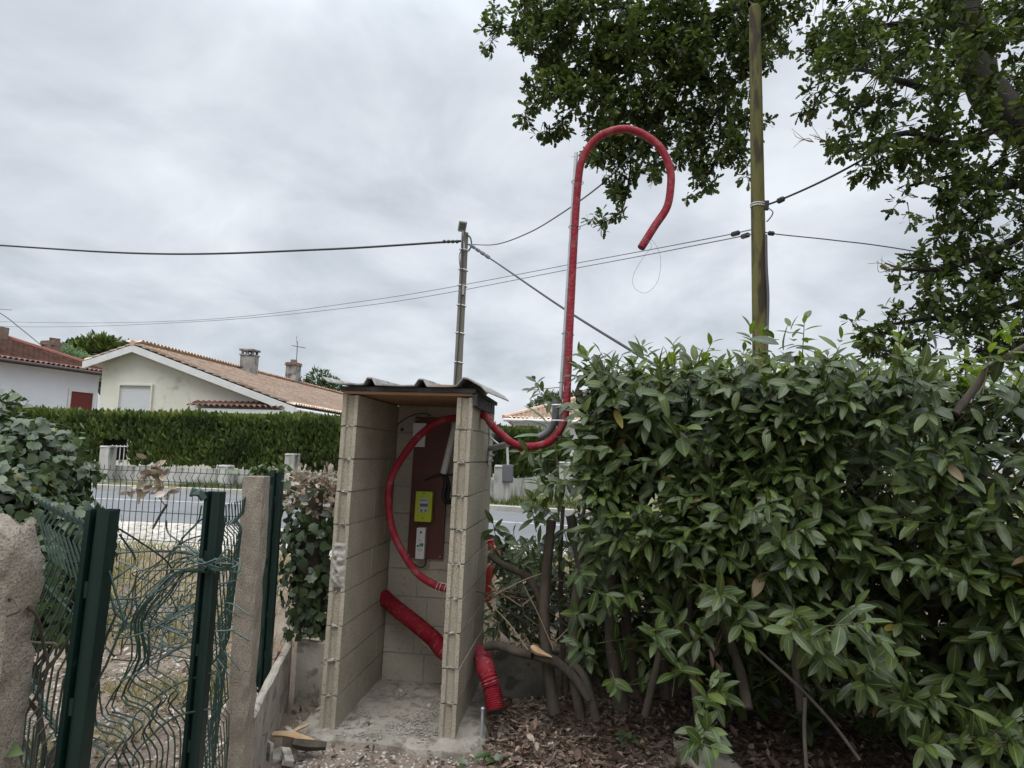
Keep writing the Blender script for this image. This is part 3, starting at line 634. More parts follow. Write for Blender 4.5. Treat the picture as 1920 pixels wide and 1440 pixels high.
# ------------------------------------------------------------------ fences and posts on the left
def steel_post(name, top, z0, label, w=.062, dpt=.05, lean=Vector((0, 0, 0)), yaw=0., cap=None, bent=False):
    """coated steel post with a notched double-ribbed section"""
    t = thing(name, Vector((top.x, top.y, z0)) - lean, label, 'fence post', 'green steel fence posts')
    ex = Vector((math.cos(yaw), math.sin(yaw), 0)); ey = Vector((-math.sin(yaw), math.cos(yaw), 0)); a, d = w / 2, dpt / 2
    P = []
    for k in range(9): q = PI - PI * k / 8; P.append((a * .42 + a * .55 * math.cos(q), -d - a * .25 * math.sin(q)))
    P = [(-a, -d), (-a * .55, -d - .004), (-a * .35, -d + .012), (-a * .12, -d + .012)] + P[0:9] + [(a, d), (a * .2, d), (a * .1, d - .012), (-a * .2, d - .012), (-a * .3, d), (-a, d)]
    bot = Vector((top.x, top.y, z0)) - lean; b = MB(); n = len(P); segs = 12; th = .004
    vs = []
    for i in range(segs + 1):
        o = bot.lerp(top, i / segs)
        for x, y in P: vs.append(o + ex * x + ey * y)
    fs = [(i * n + j, i * n + (j + 1) % n, (i + 1) * n + (j + 1) % n, (i + 1) * n + j) for i in range(segs) for j in range(n)]
    # open top: a recessed cap plate inside
    fs.append(tuple(range(n)))
    o = top - Vector((0, 0, .02)); k0 = len(vs); vs += [o + ex * x * .93 + ey * y * .93 for x, y in P]; k1 = len(vs); vs += [top + ex * x * .93 + ey * y * .93 for x, y in P]
    fs += [tuple(range(k0, k0 + n))[::-1]] + [(k1 + j, k1 + (j + 1) % n, k0 + (j + 1) % n, k0 + j) for j in range(n)] + [(segs * n + j, segs * n + (j + 1) % n, k1 + (j + 1) % n, k1 + j) for j in range(n)]
    b.add(vs, fs); b.obj('post', 'greenmetal', t)
    for q in range(5):
        c = bot.lerp(top, .2 + .17 * q); bb_ = MB(); bb_.box(c + ex * (-a * .22) + ey * (-d + .006), (.010, .012, .035), Matrix.Rotation(yaw, 3, 'Z'), 0, .001); bb_.obj('notch_clip', 'greenmetal', t)
    if bent:
        bb_ = MB(); P2 = [top + ex * (-a) + ey * (-d) + Vector((0, 0, -.02)), top + ex * (-a - .012) + ey * (-d - .01) + Vector((0, 0, .0)), top + ex * (-a - .03) + ey * (-d - .016) + Vector((0, 0, -.008))]
        bb_.tube(P2, [.012, .014, .005], 5); bb_.tube([top + ex * (-a) + ey * (-d), top + ex * (-a - .03) + ey * (-d - .01) + Vector((0, 0, .006)), top + ex * (-a - .036) + ey * (-d - .012) + Vector((0, 0, -.014))], [.004, .01, .004], 5); bb_.obj('bent_flap', 'oldwire', t)
    return t
p1 = at(194, 955, 1.5); p2 = at(404, 922, 2.05); p3 = at(523, 886, 4.3); p4 = at(509, 883, 4.45)
steel_post('fence_post', p1, float(gz(p1.x, p1.y)), 'nearest and widest dark green steel post beside the broken concrete post', .053, .042, lean=Vector((.04, 0, 0)), yaw=.1)
steel_post('fence_post', p2, float(gz(p2.x, p2.y)), 'dark green steel post with torn bent top and wires knotted round it', .050, .042, lean=Vector((.012, 0, 0)), yaw=.1, bent=True)
steel_post('fence_post', p3, float(gz(p3.x, p3.y)), 'slim dark green steel post between the upright concrete post and the ivy stump', .062, yaw=.15)
steel_post('fence_post', p4, float(gz(p4.x, p4.y)), 'shadowed green steel post almost hidden behind the upright concrete post', .04, yaw=.4)

def conc_post(name, top, z0, w, d, label, broken=False, yaw=0., tz=.02):
    b = MB(); n = 26 if not broken else 70; ex = Vector((math.cos(yaw), math.sin(yaw), 0)); ey = Vector((-math.sin(yaw), math.cos(yaw), 0)); vs = []; k = 20
    H = top.z - z0
    for i in range(n + 1):
        z = z0 + H * i / n; f = 1.0
        if broken: f = 1 - .10 * max(0, (i / n - .80) / .20) - .22 * max(0, (i / n - .96) / .04) ** 2; 
        for q in range(k):
            t = 2 * PI * q / k; x, y = math.cos(t), math.sin(t); m = max(abs(x), abs(y)); x, y = x / m ** .93 * w / 2 * f, y / m ** .93 * d / 2 * f
            nn = .007 * noise.noise((x * 40, y * 40 + 9 * q, z * 45)) + (.008 * noise.noise((x * 9, y * 9, z * 9)) + .012 * noise.noise((x * 30, y * 30, z * 30)) if broken else .002)
            p = Vector((top.x, top.y, z)) + ex * (x * (1 + nn / w * 2)) + ey * (y * (1 + nn / d * 2))
            if broken and i > n - 6: p.z += (.05 * noise.noise((x * 20, y * 20, 2)) - .35 * x) * (i - n + 6) / 6
            vs.append(p)
    fs = [(i * k + q, i * k + (q + 1) % k, (i + 1) * k + (q + 1) % k, (i + 1) * k + q) for i in range(n) for q in range(k)] + [tuple(range(n * k, n * k + k))]
    b.add(vs, fs); o = b.obj(name, 'aggregate', smooth=broken); return tag(o, label, 'concrete post')
pc = at(483, 893, 3.28); conc_post('concrete_post', pc, float(gz(pc.x + .2, pc.y)) - .1, .098, .10, 'upright square exposed aggregate concrete post beside the low concrete boards', yaw=-.1)
pb = at(10, 975, 1.42); conc_post('broken_concrete_post', pb, float(gz(pb.x, pb.y)) - .1, .115, .12, 'broken aggregate concrete post with rounded crumbling top near the green post', True)

# mesh panels: vertical wires with V folds, horizontal wires
def panel_wire(pts, r): return pts, r
def mesh_panel(name, a, b_, z0, z1, label, folds=(), sp=.05, hs=None, r=.0027, m='greenwire', tilt=0., lab2=None, foldd=.028, deform=None):
    a = Vector((a[0], a[1], 0)); e = Vector((b_[0], b_[1], 0)) - a; L = e.length; e.normalize(); nn = Vector((e.y, -e.x, 0)); 
    def P(x, z):
        off = 0
        for f in folds:
            d = abs(z - f)
            if d < .035: off = foldd * (1 - d / .035)
        p = a + e * x + nn * (off + tilt * (z - z0)) + Vector((0, 0, z)); return deform(p, x, z) if deform else p
    zs = sorted(set([z0 + (z1 - z0) * i / 14 for i in range(15)] + [f + q for f in folds for q in (-.035, 0, .035)])); zs = [z for z in zs if z0 <= z <= z1]
    b = MB(); n = int(L / sp)
    for i in range(n + 1): b.tube([P(i * sp, z) for z in zs], r, 4, cap=False)
    for h in (hs or [z0 + .2 * i for i in range(1, int((z1 - z0) / .2))]):
        b.tube([P(x, h) + nn * .004 for x in np.linspace(0, L, max(4, int(L / .1)))], r * 1.05, 4, cap=False)
    return tag(b.obj(name, m), label, 'wire panel', 'green welded wire fence panels')
# rear fence along the road verge, standing on the low concrete board
ra, rb = at(120, 872, 5.05), at(500, 888, 4.75); dirr = (rb - ra).normalized()
rl = ra - dirr * 3.2
mesh_panel('wire_fence', (ra.x, ra.y), (rb.x, rb.y), .30, 1.53, 'straight green welded wire panel along the road verge behind the tangled wires', folds=(1.46, .96, .5), hs=(1.495, 1.425, 1.2, 1.0, .92, .72, .54, .46, .34))
mesh_panel('wire_fence', (rl.x, rl.y), (ra.x - dirr.x * .02, ra.y), .30, 1.53, 'green welded wire panel continuing left behind the ivy bush', folds=(1.46, .96, .5), hs=(1.495, 1.425, 1.2, 1.0, .92, .72, .54, .46, .34))
mesh_panel('wire_fence', (p3.x - .03, p3.y), (pc.x - .02, pc.y + .06), .36, 1.55, 'dark green wire panel seen edge on between upright concrete post and slim steel post', folds=(1.48, .98, .55))
mesh_panel('wire_fence', (pc.x - .05, pc.y - .07), (p2.x - .02, p2.y + .05), .16, 1.46, 'green wire panel seen obliquely between the torn steel post and the concrete post', folds=(1.36, .9, .5), deform=lambda p, x, z: p + Vector((.03 * math.sin(z * 5 + x * 6), 0, 0)))
a_ = Vector((p1.x - .01, p1.y + .03, 0)); b_ = Vector((-1.60, 2.28, 0))
mesh_panel('wire_fence', (a_.x, a_.y), (b_.x, b_.y), .15, 1.51, 'buckled green wire panel leaning left from the nearest steel post', folds=(1.47, .95, .6), sp=.075,
           hs=(1.485, 1.24, 1.0, .8, .5), deform=lambda p, x, z: p + Vector((.11 * math.exp(-((z - 1.30) / .13) ** 2) - .02, -.05 * math.exp(-((z - 1.28) / .15) ** 2), 0)))
# crushed panel between the two near posts: wires pulled together at the torn post, folded and spread at the bottom
b = MB(); NW = 15
def cp_(x, y, Y): return at(x * .3229, 1040 + y * .3229, Y)
for i in range(NW):
    f = i / (NW - 1); Y = 1.84 + .2 * (1 - f); kx, ky = 1040 - 420 * f + random.gauss(0, 12), 770 + 420 * f + random.gauss(0, 10)
    pts = [cp_(1215 - 20 * f + random.gauss(0, 15), 70 + 40 * random.random(), 2.0), cp_(1090 - 170 * f, 95 + 30 * f, 2.03)]
    if f < .62: pts += [cp_(960 - 190 * f + random.gauss(0, 12), 220 + 40 * f, Y), cp_(860 - 150 * f + random.gauss(0, 14), 400, Y), cp_(885 - 190 * f + random.gauss(0, 12), 600, Y)]
    else: pts = [cp_(480, 560 + 620 * (f - .62), Y - .05), cp_(560, 640 + 700 * (f - .62), Y - .03)]
    pts += [cp_(kx - 175, ky - 120, Y), cp_(kx - 60, ky - 55, Y - .03), cp_(kx, ky, Y - .05), cp_(kx - 55, ky + 85, Y - .02), cp_(1085 - 500 * f, max(ky + 200, 1000 + 60 * f), Y), cp_(1075 - 500 * f, 1300, Y), cp_(1060 - 500 * f, 1650, Y)]
    b.tube(spline(wob(pts, .003), 3), .0024, 5, cap=False)
for i in range(5):
    f = i / 4; b.tube(spline(wob([at(205 + 10 * i, 1125 + 78 * i, 1.85), at(260, 1115 + 72 * i, 1.9), at(330, 1085 + 66 * i, 2.0), at(398, 1050 + 70 * i, 2.06)], .012), 6), .0028, 5, cap=False)
tag(b.obj('crushed_fence', 'greenwire'), 'crushed green wire panel pulled out of shape between the two near steel posts', 'wire panel', 'green welded wire fence panels')
# loose tangle behind it
b = MB()
for i in range(48):
    cx, cy = random.gauss(305, 52), random.gauss(1168, 34); Y = 2.45 + random.random() * .45; n = random.choice((4, 5, 6)); ang = random.gauss(0, .6); pts = []
    for q in range(n):
        t = (q / (n - 1) - .5); L = random.uniform(90, 190)
        pts.append(at(cx + math.cos(ang) * L * t + random.gauss(0, 9), cy + math.sin(ang) * L * t + random.gauss(0, 11), Y + random.uniform(-.1, .1)))
    b.tube(spline(pts, 5), .0027, 4, cap=False)
for i in range(9):
    P = [at(398 + random.gauss(0, 6), 1062 + random.gauss(0, 8), 2.02), at(340 + random.gauss(0, 16), 1050 + random.gauss(0, 14), 2.2), at(270 + random.gauss(0, 25), 1095 + random.gauss(0, 25), 2.5), at(230 + random.gauss(0, 30), 1170 + random.gauss(0, 20), 2.6)]
    b.tube(spline(P, 6), .0027, 4, cap=False)
tag(b.obj('wire_tangle', 'oldwire'), 'heap of loose faded green fence wires tangled behind the crushed panel', 'wire tangle')
b = MB()
for i in range(4):
    c = p2 + Vector((0, 0, 0)); cz = on_z(0, 0, 0); c = at(400, 1058, 2.05); R_ = random.uniform(.035, .06)
    pts = [c + Vector((math.cos(t) * R_ * 1.3 + random.gauss(0, .006), math.sin(t) * R_ + .0, random.uniform(-.028, .03))) for t in np.linspace(random.random() * 6, random.random() * 6 + 5.2, 9)]
    b.tube(spline(pts, 4), .0028, 5, cap=False)
for i in range(4): b.tube(spline([at(404, 1056, 1.98), at(425 + random.gauss(0, 3), 1050 + random.gauss(0, 8), 1.98), at(428 + random.gauss(0, 8), 1062 + random.gauss(0, 6), 2.0), at(400, 1068 + random.gauss(0, 5), 2.0), at(370, 1052 + random.gauss(0, 8), 2.02)], 5), .0028, 5, cap=False)
tag(b.obj('wire_knot', 'oldwire'), 'loops of faded wire knotted round the torn green post', 'wire')
b = MB()
for P in ([(312, 976, 2.6), (316, 1000, 2.6), (345, 1020, 2.55), (372, 1040, 2.5)], [(224, 992, 1.9), (262, 1016, 2.0), (310, 1050, 2.2), (330, 1080, 2.3)], [(224, 1002, 1.9), (254, 1050, 1.95), (228, 1075, 1.9), (212, 1088, 1.9)], [(395, 960, 2.4), (360, 990, 2.5), (335, 1020, 2.5), (320, 1050, 2.5)], [(396, 1000, 2.4), (352, 1012, 2.5), (325, 1030, 2.5)], [(218, 1037, 2.1), (290, 1033, 2.15), (335, 1035, 2.2), (395, 1048, 2.1)], [(378, 948, 2.4), (370, 980, 2.4), (340, 1010, 2.4)], [(385, 965, 2.4), (392, 990, 2.4), (372, 1016, 2.4)]):
    b.tube(spline([at(*p) for p in P], 6), .003, 5, cap=False)
tag(b.obj('torn_wires', 'greenwire'), 'torn green wires sticking up between the two near steel posts', 'wire')

# low precast boards
def board(name, a, b_, z0, z1, th, label, mt='precast'):
    a = Vector((a[0], a[1], z0)); e = Vector((b_[0], b_[1], z0)); d = (e - a).normalized(); nn = Vector((-d.y, d.x, 0)); m = MB()
    n = 10; vs = []
    for i in range(n + 1):
        o = a.lerp(e, i / n)
        for x, z in ((0, 0), (th, 0), (th, z1 - z0 - .008), (th * .75, z1 - z0), (th * .25, z1 - z0), (0, z1 - z0 - .008)): vs.append(o + nn * x + Vector((0, 0, z)) + Vector((random.uniform(-.003, .003), random.uniform(-.003, .003), random.uniform(-.004, .003))))
    fs = [(i * 6 + j, i * 6 + (j + 1) % 6, (i + 1) * 6 + (j + 1) % 6, (i + 1) * 6 + j) for i in range(n) for j in range(6)] + [tuple(range(6))[::-1], tuple(range(n * 6, n * 6 + 6))]
    m.add(vs, fs); return tag(m.obj(name, mt), label, 'concrete board', 'low precast concrete boards')
cA, cB = (board_x(3.36), 3.36), (board_x(4.66), 4.66)
board('concrete_board', cA, cB, -.12, .40, .045, 'low grey concrete board running from the concrete post towards the road')
board('concrete_board', (cB[0] + .02, 4.70), (-1.02, 4.62), -.1, .39, .045, 'short low concrete board left of the shelter below the ivy stump')
board('concrete_board', (-.12, 4.9), (.42, 4.94), -.1, .30, .05, 'low concrete board right of the shelter below the laurel branches', 'darkboard')
# brick pieces, broken trough, splintered planks
b = MB(); c = at(529, 1226, 4.62); R = Euler((.9, .3, .2)).to_matrix(); b.box(c, (.06, .05, .17), R, 0, .006)
tag(b.obj('brick', 'brick', bevel=.004), 'orange brick leaning behind the low concrete board', 'brick')
c = on_z(520, 1425, -.05) + Vector((0, 0, .065)); b = MB()
prof = [(-.085, .07), (-.085, -.06), (.085, -.055), (.085, .075), (.062, .07), (.058, -.03), (-.06, -.032), (-.064, .062)]
R = Euler((0, 0, .75)).to_matrix(); ex = R @ Vector((1, 0, 0)); ax = R @ Vector((0, 1, 0))
b.prism(prof, c - ax * .08, c + ax * .08, ex, Vector((0, .12, 1)).normalized()); tag(b.obj('broken_block', 'precast', bevel=.006), 'broken U shaped concrete block lying left of the shelter floor', 'block')
def splinter(P, w, label, mt='cutwood'):
    b = MB(); P = spline(P, 4); n = len(P); b.tube(P, [w * (.5 + .5 * math.sin(PI * min(1, .15 + .8 * i / n))) for i in range(n)], 5); tag(b.obj('wood_splinter', mt), label, 'wood piece')
Y = c.y
splinter([at(513, 1376, Y + .02), at(540, 1377, Y + .0), at(570, 1385, Y), at(598, 1397, Y)], .022, 'long pale splintered board lying across the broken block')
splinter([at(545, 1374, Y + .12), at(560, 1366, Y + .15), at(578, 1358, Y + .2)], .012, 'short pale wood splinter pointing at the shelter')
splinter([at(548, 1392, Y - .05), at(575, 1396, Y - .02), at(612, 1398, Y)], .032, 'dark rotten board under the pale splinter', 'bark')
b = MB(); R = Euler((.1, .2, .5)).to_matrix(); b.box(at(538, 1420, Y - .1), (.05, .12, .04), R, 0, .01); tag(b.obj('concrete_chunk', 'precast', bevel=.005), 'small concrete chunk lying before the broken block', 'chunk')
b = MB(); q = on_z(1325, 1425, -.02); b.box(q, (.26, .40, .07), Euler((0, 0, .15)).to_matrix(), 0, .008); tag(b.obj('stepping_slab', 'precast', bevel=.012), 'flat brownish paving slab at the foot of the laurel hedge', 'slab')

# ------------------------------------------------------------------ hydrant
hp = Vector((-.215, 6.2, 0)); hg = float(gz(hp.x, hp.y)); ht = .995
hyd = thing('fire_hydrant', Vector((hp.x, hp.y, hg)), 'red fire hydrant half hidden behind the shelter side wall', 'hydrant')
b = MB(); b.lathe([(.13, 0), (.13, .03), (.095, .035), (.09, ht - hg - .28), (.105, ht - hg - .26), (.105, ht - hg - .1), (.095, ht - hg - .08)], Vector((hp.x, hp.y, hg - .15)), 20); b.lathe([(.09, 0), (.1, .2), (.1, .22), (.085, .23)], Vector((hp.x, hp.y, ht - .3)), 20); b.obj('body', 'hydrant', hyd, smooth=True)
b = MB(); b.lathe([(.10, 0), (.105, .012), (.09, .03), (.06, .055), (.03, .065), (.022, .07), (.022, .1), (.012, .105)], Vector((hp.x, hp.y, ht - .09)), 18); b.obj('cap', 'hydrant', hyd, smooth=True)
for ang, zz_, r in ((-.35, ht - .18, .06), (2.6, ht - .18, .05), (-1.7, ht - .2, .05)):
    ax = Vector((math.cos(ang), math.sin(ang), 0)); b = MB(); b.lathe([(r * .8, .05), (r * .8, .1), (r * 1.1, .105), (r * 1.15, .15), (r * .9, .17), (r * .3, .175), (r * .3, .2)], Vector((hp.x, hp.y, zz_)), 14, ax); b.obj('outlet', 'hydrant', hyd, smooth=True)

# ------------------------------------------------------------------ wall, pillars, hedges across the road
def wall_seg(a, b_, z1, label, th=.18, name='low_wall'):
    a = Vector((a[0], a[1], .4)); e = Vector((b_[0], b_[1], .4)); d = (e - a).normalized(); nn = Vector((-d.y, d.x, 0)); m = MB(); L = (e - a).length; n = max(2, int(L / .4)); vs = []
    for i in range(n + 1):
        o = a.lerp(e, i / n)
        for x, z in ((0, 0), (th, 0), (th, z1 - .4), (0, z1 - .4)): vs.append(o + nn * x + Vector((0, 0, z + (random.uniform(-.012, .012) if z else 0))))
    fs = [(i * 4 + j, i * 4 + (j + 1) % 4, (i + 1) * 4 + (j + 1) % 4, (i + 1) * 4 + j) for i in range(n) for j in range(4)] + [(3, 2, 1, 0), tuple(range(n * 4, n * 4 + 4))]
    m.add(vs, fs); return tag(m.obj(name, 'oldwall'), label, 'wall')
W0, W1, W2, W3 = (-16, 20.2), (-4.6, 18.6), (-.95, 16.1), (1.6, 20.5)
wall_seg(W0, W1, 1.02, 'long low stained white wall under the clipped hedge across the road')
wall_seg(W1, W2, 1.02, 'low stained white wall section ending behind the block shelter')
wall_seg((W2[0] + .03, W2[1] + .02), W3, 1.06, 'stained white wall turning away beside the side lane')
def pillar(p, h, label, w=.3):
    t = thing('wall_pillar', Vector((p[0], p[1], .4)), label, 'pillar', 'white pillars of the low wall'); b = MB(); b.prism([(-w / 2, -w / 2), (w / 2, -w / 2), (w / 2, w / 2), (-w / 2, w / 2)], Vector((p[0], p[1], .4)), Vector((p[0], p[1], .4 + h)), Vector((1, -.15, 0)).normalized(), Vector((.15, 1, 0)).normalized()); b.obj('shaft', 'oldwall', t)
    b = MB(); c = Vector((p[0], p[1], .4 + h)); b.add([c + Vector((sx * w * .56, sy * w * .56, 0)) for sx, sy in ((-1, -1), (1, -1), (1, 1), (-1, 1))] + [c + Vector((sx * w * .5, sy * w * .5, .04)) for sx, sy in ((-1, -1), (1, -1), (1, 1), (-1, 1))], [(3, 2, 1, 0), (4, 5, 6, 7), (0, 1, 5, 4), (1, 2, 6, 5), (2, 3, 7, 6), (3, 0, 4, 7)]); b.obj('coping', 'oldwall', t)
q = at(205, 870, 19.3); pillar((q.x, q.y - .1), 1.15, 'white wall pillar left of the small gate across the road')
q = at(428, 870, 18.8); pillar((q.x, q.y - .1), .72, 'short white pillar stub in the middle of the far low wall')
q = at(550, 870, 18.6); pillar((q.x, q.y - .1), 1.1, 'white wall pillar partly hidden behind the ivy covered stump')
q = at(942, 880, 16.0); pillar((q.x, q.y), 1.0, 'stained white corner pillar right of the shelter', .34)
q = at(1060, 880, 19.5); pillar((q.x, q.y), 1.1, 'white pillar seen through the laurel leaves', .34)
g = at(228, 857, 19.6); t = thing('garden_gate', Vector((g.x, g.y, .9)), 'small white metal bar gate seen through a gap in the far hedge', 'gate')
for i in range(6): b = MB(); b.tube([Vector((g.x - .3 + i * .12, g.y, .92)), Vector((g.x - .3 + i * .12, g.y, 1.62))], .014, 6); b.obj('bar', 'trim', t)
for z in (.95, 1.58): b = MB(); b.tube([Vector((g.x - .34, g.y - .02, z)), Vector((g.x + .34, g.y - .02, z))], .018, 6); b.obj('rail', 'trim', t)
g = at(952, 888, 15.75); t = thing('utility_cabinet', Vector((g.x, g.y, .55)), 'dark grey utility cabinet on a post before the white corner pillar', 'cabinet')
b = MB(); b.box(Vector((g.x, g.y, g.z)), (.26, .2, .42), None, 0, .002); b.obj('cabinet', 'box_dark', t, bevel=.012)
b = MB(); b.box(Vector((g.x, g.y - .105, g.z)), (.22, .012, .36)); b.obj('door', 'box_dark', t, bevel=.006)
b = MB(); b.tube([Vector((g.x, g.y + .02, .5)), Vector((g.x, g.y + .02, g.z - .2))], .04, 8); b.obj('post', 'oldwall', t)
b = MB(); b.tube([Vector((g.x, g.y + .02, g.z + .2)), Vector((g.x - .03, g.y + .02, g.z + .62))], .028, 8); b.obj('duct', 'oldwall', t)

def clipped_hedge(name, line, z0, z1, th, n_per, label, holes=(), seedn=0, m='thuja', sprl=.17):
    """clipped conifer hedge along a polyline: dark solid box core, thousands of upright sprays on its faces"""
    t = thing(name, Vector((line[0][0], line[0][1], .5)), label, 'hedge', 'clipped conifer hedges across the road'); core = MB(); PP = []; DD = []; NN = []; RR = []
    for (ax, ay), (bx_, by_) in zip(line, line[1:]):
        a = np.array([ax, ay]); e = np.array([bx_, by_]) - a; L = np.hypot(*e); e = e / L; nn = np.array([-e[1], e[0]])
        n = int(L * n_per); s = rng.random(n) * L; which = rng.random(n)
        z = z0 + (z1 - z0) * rng.random(n); tt = rng.random(n) * .12 - .03
        ontop = which < .3; back = (which > .85)
        nz = np.array([noise.noise((x * .9 + seedn, zz * 1.5, 1)) for x, zz in zip(s, z)]); nt_ = np.array([noise.noise((x * .6 + seedn, 5, 1)) for x in s])
        d = np.where(ontop, rng.random(n) * th, np.where(back, th + .02, tt + nz * .2 - .12 * sst(z0 + .55, z0, z) * 0)); z = np.where(ontop, z1 + nt_ * .07 + rng.normal(size=n) * .05, z + 0 * z)
        lowcut = z0 + .0 + .16 * np.abs(np.array([noise.noise((x * 1.3 + seedn, 9, 1)) for x in s])); keep = z > lowcut
        for (h0, h1, hz) in holes: keep &= ~((s > h0) & (s < h1) & (z < hz))
        P = np.stack([a[0] + e[0] * s + nn[0] * d, a[1] + e[1] * s + nn[1] * d, z], 1)[keep]; m_ = keep.sum()
        outw = np.where(back[keep], 1, -1)[:, None] * np.array([[nn[0], nn[1], 0]])
        D = outw * rng.uniform(.1, .7, (m_, 1)) + np.array([[0, 0, 1.]]) + rng.normal(size=(m_, 3)) * .35
        PP.append(P); DD.append(D); NN.append(outw + rng.normal(size=(m_, 3)) * .6)
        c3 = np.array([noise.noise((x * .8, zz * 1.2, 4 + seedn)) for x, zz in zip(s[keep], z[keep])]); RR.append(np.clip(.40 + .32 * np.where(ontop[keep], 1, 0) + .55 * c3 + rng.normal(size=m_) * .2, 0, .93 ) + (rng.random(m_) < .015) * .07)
        s0 = 0.
        segs = [(0., L, z0)]
        for (h0, h1, hz) in holes: segs = [(0., h0, z0), (h0, h1, hz), (h1, L, z0)]
        for q0, q1, zb in segs:
            A = Vector((a[0] + e[0] * q0, a[1] + e[1] * q0, 0)); B = Vector((a[0] + e[0] * q1, a[1] + e[1] * q1, 0)); en = Vector((nn[0], nn[1], 0))
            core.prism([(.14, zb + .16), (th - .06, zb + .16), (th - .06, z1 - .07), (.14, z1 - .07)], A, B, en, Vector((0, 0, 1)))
    core.obj('dark_core', 'hedgecore', t)  # plain dark boxes filling the hedge behind the sprays
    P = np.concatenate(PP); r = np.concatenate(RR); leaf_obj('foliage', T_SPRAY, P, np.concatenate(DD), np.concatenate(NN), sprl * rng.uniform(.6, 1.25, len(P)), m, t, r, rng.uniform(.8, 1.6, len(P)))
    return t
hl = [(W0[0], W0[1] + .05), (-12.2, 19.65)]
clipped_hedge('conifer_hedge', [(-17, 20.4), (-4.6, 18.72)], 1.0, 2.47, 1.1, 1300, 'long clipped dark green conifer hedge above the far low wall', holes=((4.95, 5.85, 1.75),))
clipped_hedge('conifer_hedge', [(-4.57, 18.70), (-1.0, 16.25)], 1.0, 2.43, 1.0, 1300, 'clipped conifer hedge section behind the block shelter', seedn=40)
clipped_hedge('conifer_hedge', [(-.2, 17.4), (1.9, 20.9)], 1.02, 2.28, 1.0, 1500, 'light green conifer hedge right of the shelter below the far tiled roof', seedn=80)

# ------------------------------------------------------------------ houses
def tiled(b, o, ex, ey, nx_, ny, w=.22, hh=.34, amp=.085):
    """canal tiles on the plane o + ex*x + ey*y: half round columns, stepped rows; returns verts, quads, uv"""
    ez = ex.cross(ey).normalized(); V = []; UVs = []; Fs = []; K = 4
    for j in range(ny):
        for e_ in (0, 1):
            for i in range(nx_ * K + 1):
                x = i / K; h = amp * abs(math.sin(PI * x)) ; y = (j + e_) * hh + (.02 if e_ else 0)
                V.append(o + ex * (x * w) + ey * y + ez * (h + (.028 if e_ == 0 else 0) + .0)); UVs.append((min(x, nx_ - .01), j + .5))
    m_ = nx_ * K + 1
    for j in range(ny):
        for i in range(nx_ * K): a = (2 * j) * m_ + i; Fs.append((a, a + 1, a + 1 + m_, a + m_))
    for j in range(ny - 1):
        for i in range(nx_ * K): a = (2 * j + 1) * m_ + i; Fs.append((a, a + 1, a + 1 + m_, a + m_))
    return V, Fs, UVs
def tile_roof(name, planes, m, parent):
    VV = []; FF = []; UU = []
    for q, (o, ex, ey, nx_, ny, clip) in enumerate(planes):
        V, Fs, U = tiled(None, o, ex, ey, nx_, ny); 
        if clip:
            ok = [clip(v) for v in V]; Fs = [f for f in Fs if all(ok[i] for i in f)]
        k = len(VV); VV += V; FF += [tuple(i + k for i in f) for f in Fs]; UU += [(u + 300 * q, v) for u, v in U]
    return fast(name, [tuple(v) for v in VV], FF, m, parent, UU, smooth=False)
# gabled house
r = Vector((.12, 1, 0)).normalized(); gdir = Vector((1, -.12, 0)).normalized(); O = Vector((-14.2, 25, 0)); SL = .335; LEN = 22.
def hp_(x, d, z): return O + gdir * x + r * d + Vector((0, 0, z))
RZ = 5.25; xl, xr = -1.5, 6.1
house = thing('gabled_house', O + Vector((2, 8, .5)), 'cream gabled house with pale tiled roof and closed white shutter', 'house')
b = MB()
b.add([hp_(xl, 0, .3), hp_(xr, 0, .3), hp_(xr, 0, RZ - SL * xr), hp_(0, 0, RZ), hp_(xl, 0, RZ + SL * xl)] + [hp_(xl, LEN, .3), hp_(xr, LEN, .3), hp_(xr, LEN, RZ - SL * xr), hp_(0, LEN, RZ), hp_(xl, LEN, RZ + SL * xl)], [(0, 1, 2, 3, 4), (9, 8, 7, 6, 5), (1, 6, 7, 2), (0, 4, 9, 5)])
b.obj('wall', 'cream', house)
sl_ = math.sqrt(1 + SL * SL); upr = (-gdir + Vector((0, 0, SL))).normalized(); upl = (gdir + Vector((0, 0, SL))).normalized()
ov = .45; ro = hp_(xr + .4, -ov, RZ - SL * (xr + .4) + .13); lo_ = hp_(xl - .45, LEN + ov, RZ + SL * (xl - .45) + .13)
roof = tile_roof('roof', [(ro, r, upr, int((LEN + 2 * ov) / .22), int((xr + .4) * sl_ / .34) + 1, None), (lo_, -r, upl, int((LEN + 2 * ov) / .22), int((-xl + .45) * sl_ / .34) + 1, None)], 'tile_pale', house)
b = MB(); b.tube([hp_(0, -ov - .04, RZ + .17), hp_(0, LEN, RZ + .17)], .11, 8); b.obj('ridge', 'ridge', roof)
